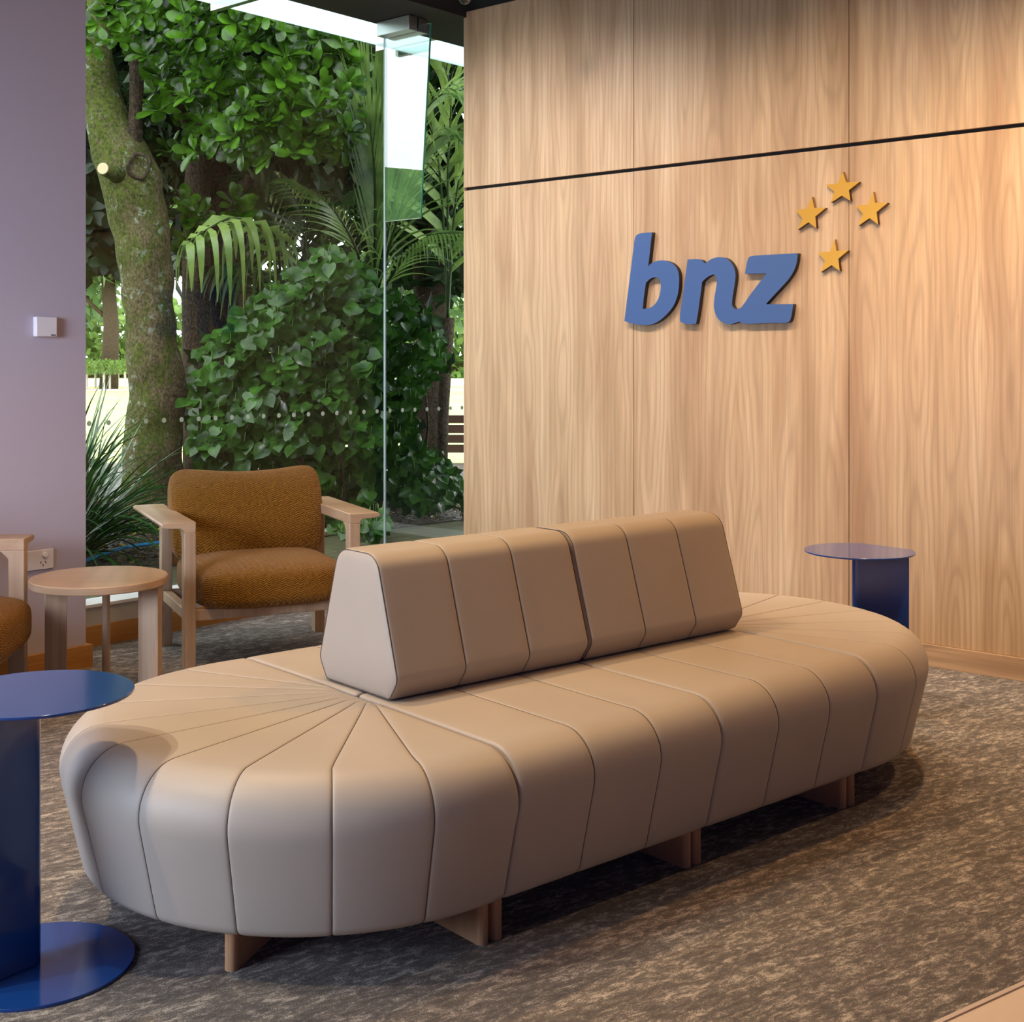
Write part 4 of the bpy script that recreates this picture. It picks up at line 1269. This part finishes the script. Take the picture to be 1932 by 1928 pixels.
# slatted timber bench seen low at the right
bn = empty('garden_bench', (-1.42, 15.3, 0)); tag(bn, 'dark slatted timber bench half hidden behind the shrub by the timber wall', 'bench')
for k in range(4):
    bm = bmesh.new(); box(bm, .3, 1.75, -.02, .02, .24+k*.115, .335+k*.115); from_bm('slat', bm, plain('bench_timber', (.10, .045, .03), .5), bn)
for x in (.4, 1.65):
    bm = bmesh.new(); box(bm, x-.03, x+.03, .02, .08, 0, .70); from_bm('post', bm, B_dark, bn)

# ---- far park ---------------------------------------------------------------------
flat('park_path', [(-60, 62), (60, 62), (60, 86), (-60, 86)], .012, plain('pale_path', (.55, .50, .50), .8))
bm = bmesh.new(); box(bm, -60, 60, 53.5, 56, 0, .03); struct('flower_bed', bm, plain('bed_pink', (.50, .36, .38), .9, bump=.5))
r0 = random.Random(70)
hd = empty('hedge', (-18, 92, 0)); tag(hd, 'pale green clipped hedge across the far side of the park', 'hedge')
V, Fc = [], []
for _ in range(9000):
    p = Vector((r0.uniform(-38, 18), r0.uniform(88, 92), r0.uniform(.2, 5.2)))
    simple_leaf(V, Fc, p, rand_dir(r0), rand_dir(r0), .8, .5)
loc(from_data('foliage', V, Fc, L_far, None), hd)
bm = bmesh.new(); box(bm, -20, 36, -.4, .4, 0, 1.2); 
from_bm('brick_base', bm, plain('far_brick', (.45, .20, .12), .8), hd)
def far_tree(x, y, label, cz, rad, n, seed, h=5.5, tr=.36, mat=L_far2):
    t_ = empty('park_tree', (x, y, 0)); tag(t_, label, 'tree', 'trees across the park')
    loc(tube('trunk', [(x, y, -.1), (x+.1, y, h*.5), (x-.1, y, h)], [tr*1.15, tr*.9, tr*.7], B_far, None, 14, jitter=.2), t_)
    loc(tube('branch', [(x, y, h*.55), (x-1.2, y, h*.75), (x-2.2, y, h*.95)], [tr*.3, tr*.22, tr*.1], B_far, None, 8), t_)
    crown(t_, mat, (x, y, cz), rad, n, .8, random.Random(seed), hollow=.5)
far_tree(-17.7, 57, 'park tree with a thick grey trunk seen left of the mossy trunk', 7.3, (4.6, 4, 2.6), 3000, 60)
far_tree(-23.5, 66, 'park tree with drooping green crown near the lilac wall edge', 6.2, (3.2, 4, 3.8), 2400, 61)
far_tree(-4.0, 66, 'park tree glimpsed through gaps behind the heart-leaved shrub', 7.0, (4.5, 4, 3.8), 2000, 62)
bm = bmesh.new(); prism(bm, [(-40, 0), (60, 0), (60, 9), (40, 12), (10, 14.5), (-15, 13), (-40, 8)], -84, -80, axis='x')
tag(from_bm('unseen_reflection_hill', bm, L_far2, None), kind='structure')  # out of view, added only to show in the glass fin's reflection
# standard roses
r0 = random.Random(5)
for i, (x_, lb) in enumerate(((150, 0), (164, 0), (180, 0), (196, 0), (207, 0), (223, 0), (236, 0))):
    D = 55 + (i % 3)*1.2; X = (x_-966)/2450*D
    t_ = empty('standard_rose', (X, D, .03)); tag(t_, 'pale standard rose in the far flower bed, %s from the lilac wall' % ORD[i], 'rose bush', 'row of standard roses across the lawn')
    from_data('stem', *tube_data([(0, 0, 0), (0, 0, .75)], .05, 8), plain('rose_stem', (.55, .50, .40), .8), t_)
    V, Fc = [], []
    for _ in range(160):
        d = rand_dir(r0); p = Vector((d.x*.42, d.y*.42, .95 + d.z*.28)); simple_leaf(V, Fc, p, rand_dir(r0), rand_dir(r0), .16, .10)
    from_data('foliage', V, Fc, L_far, t_)

# ---- glazed canopy outside the window head --------------------------------------------
def frost():
    s = NT('frosted_canopy'); s.t.nodes.remove(s.p)
    a = s.n('ShaderNodeBsdfTranslucent'); a.inputs[0].default_value = (.80, .90, .92, 1)
    b = s.n('ShaderNodeBsdfTransparent'); b.inputs[0].default_value = (.9, .97, 1, 1)
    m = s.n('ShaderNodeMixShader'); m.inputs[0].default_value = .35; s.l(a.outputs[0], m.inputs[1]); s.l(b.outputs[0], m.inputs[2]); s.l(m.outputs[0], s.out.inputs[0]); return s.m
cn = empty('glass_canopy', M_win @ Vector((0, .14, 3.40)), math.atan2(GU.y, GU.x))
tag(cn, 'bright frosted glass canopy running outside along the window head', 'canopy')
for k in range(-2, 4):
    bm = bmesh.new(); box(bm, k*1.3, k*1.3+1.285, 0, .62, -.006, .006); from_bm('glass_panel', bm, frost(), cn)
    bm = bmesh.new(); box(bm, k*1.3-.02, k*1.3+.02, .0, .62, -.05, -.006); from_bm('support_arm', bm, M_steel, cn, bevel=.002)
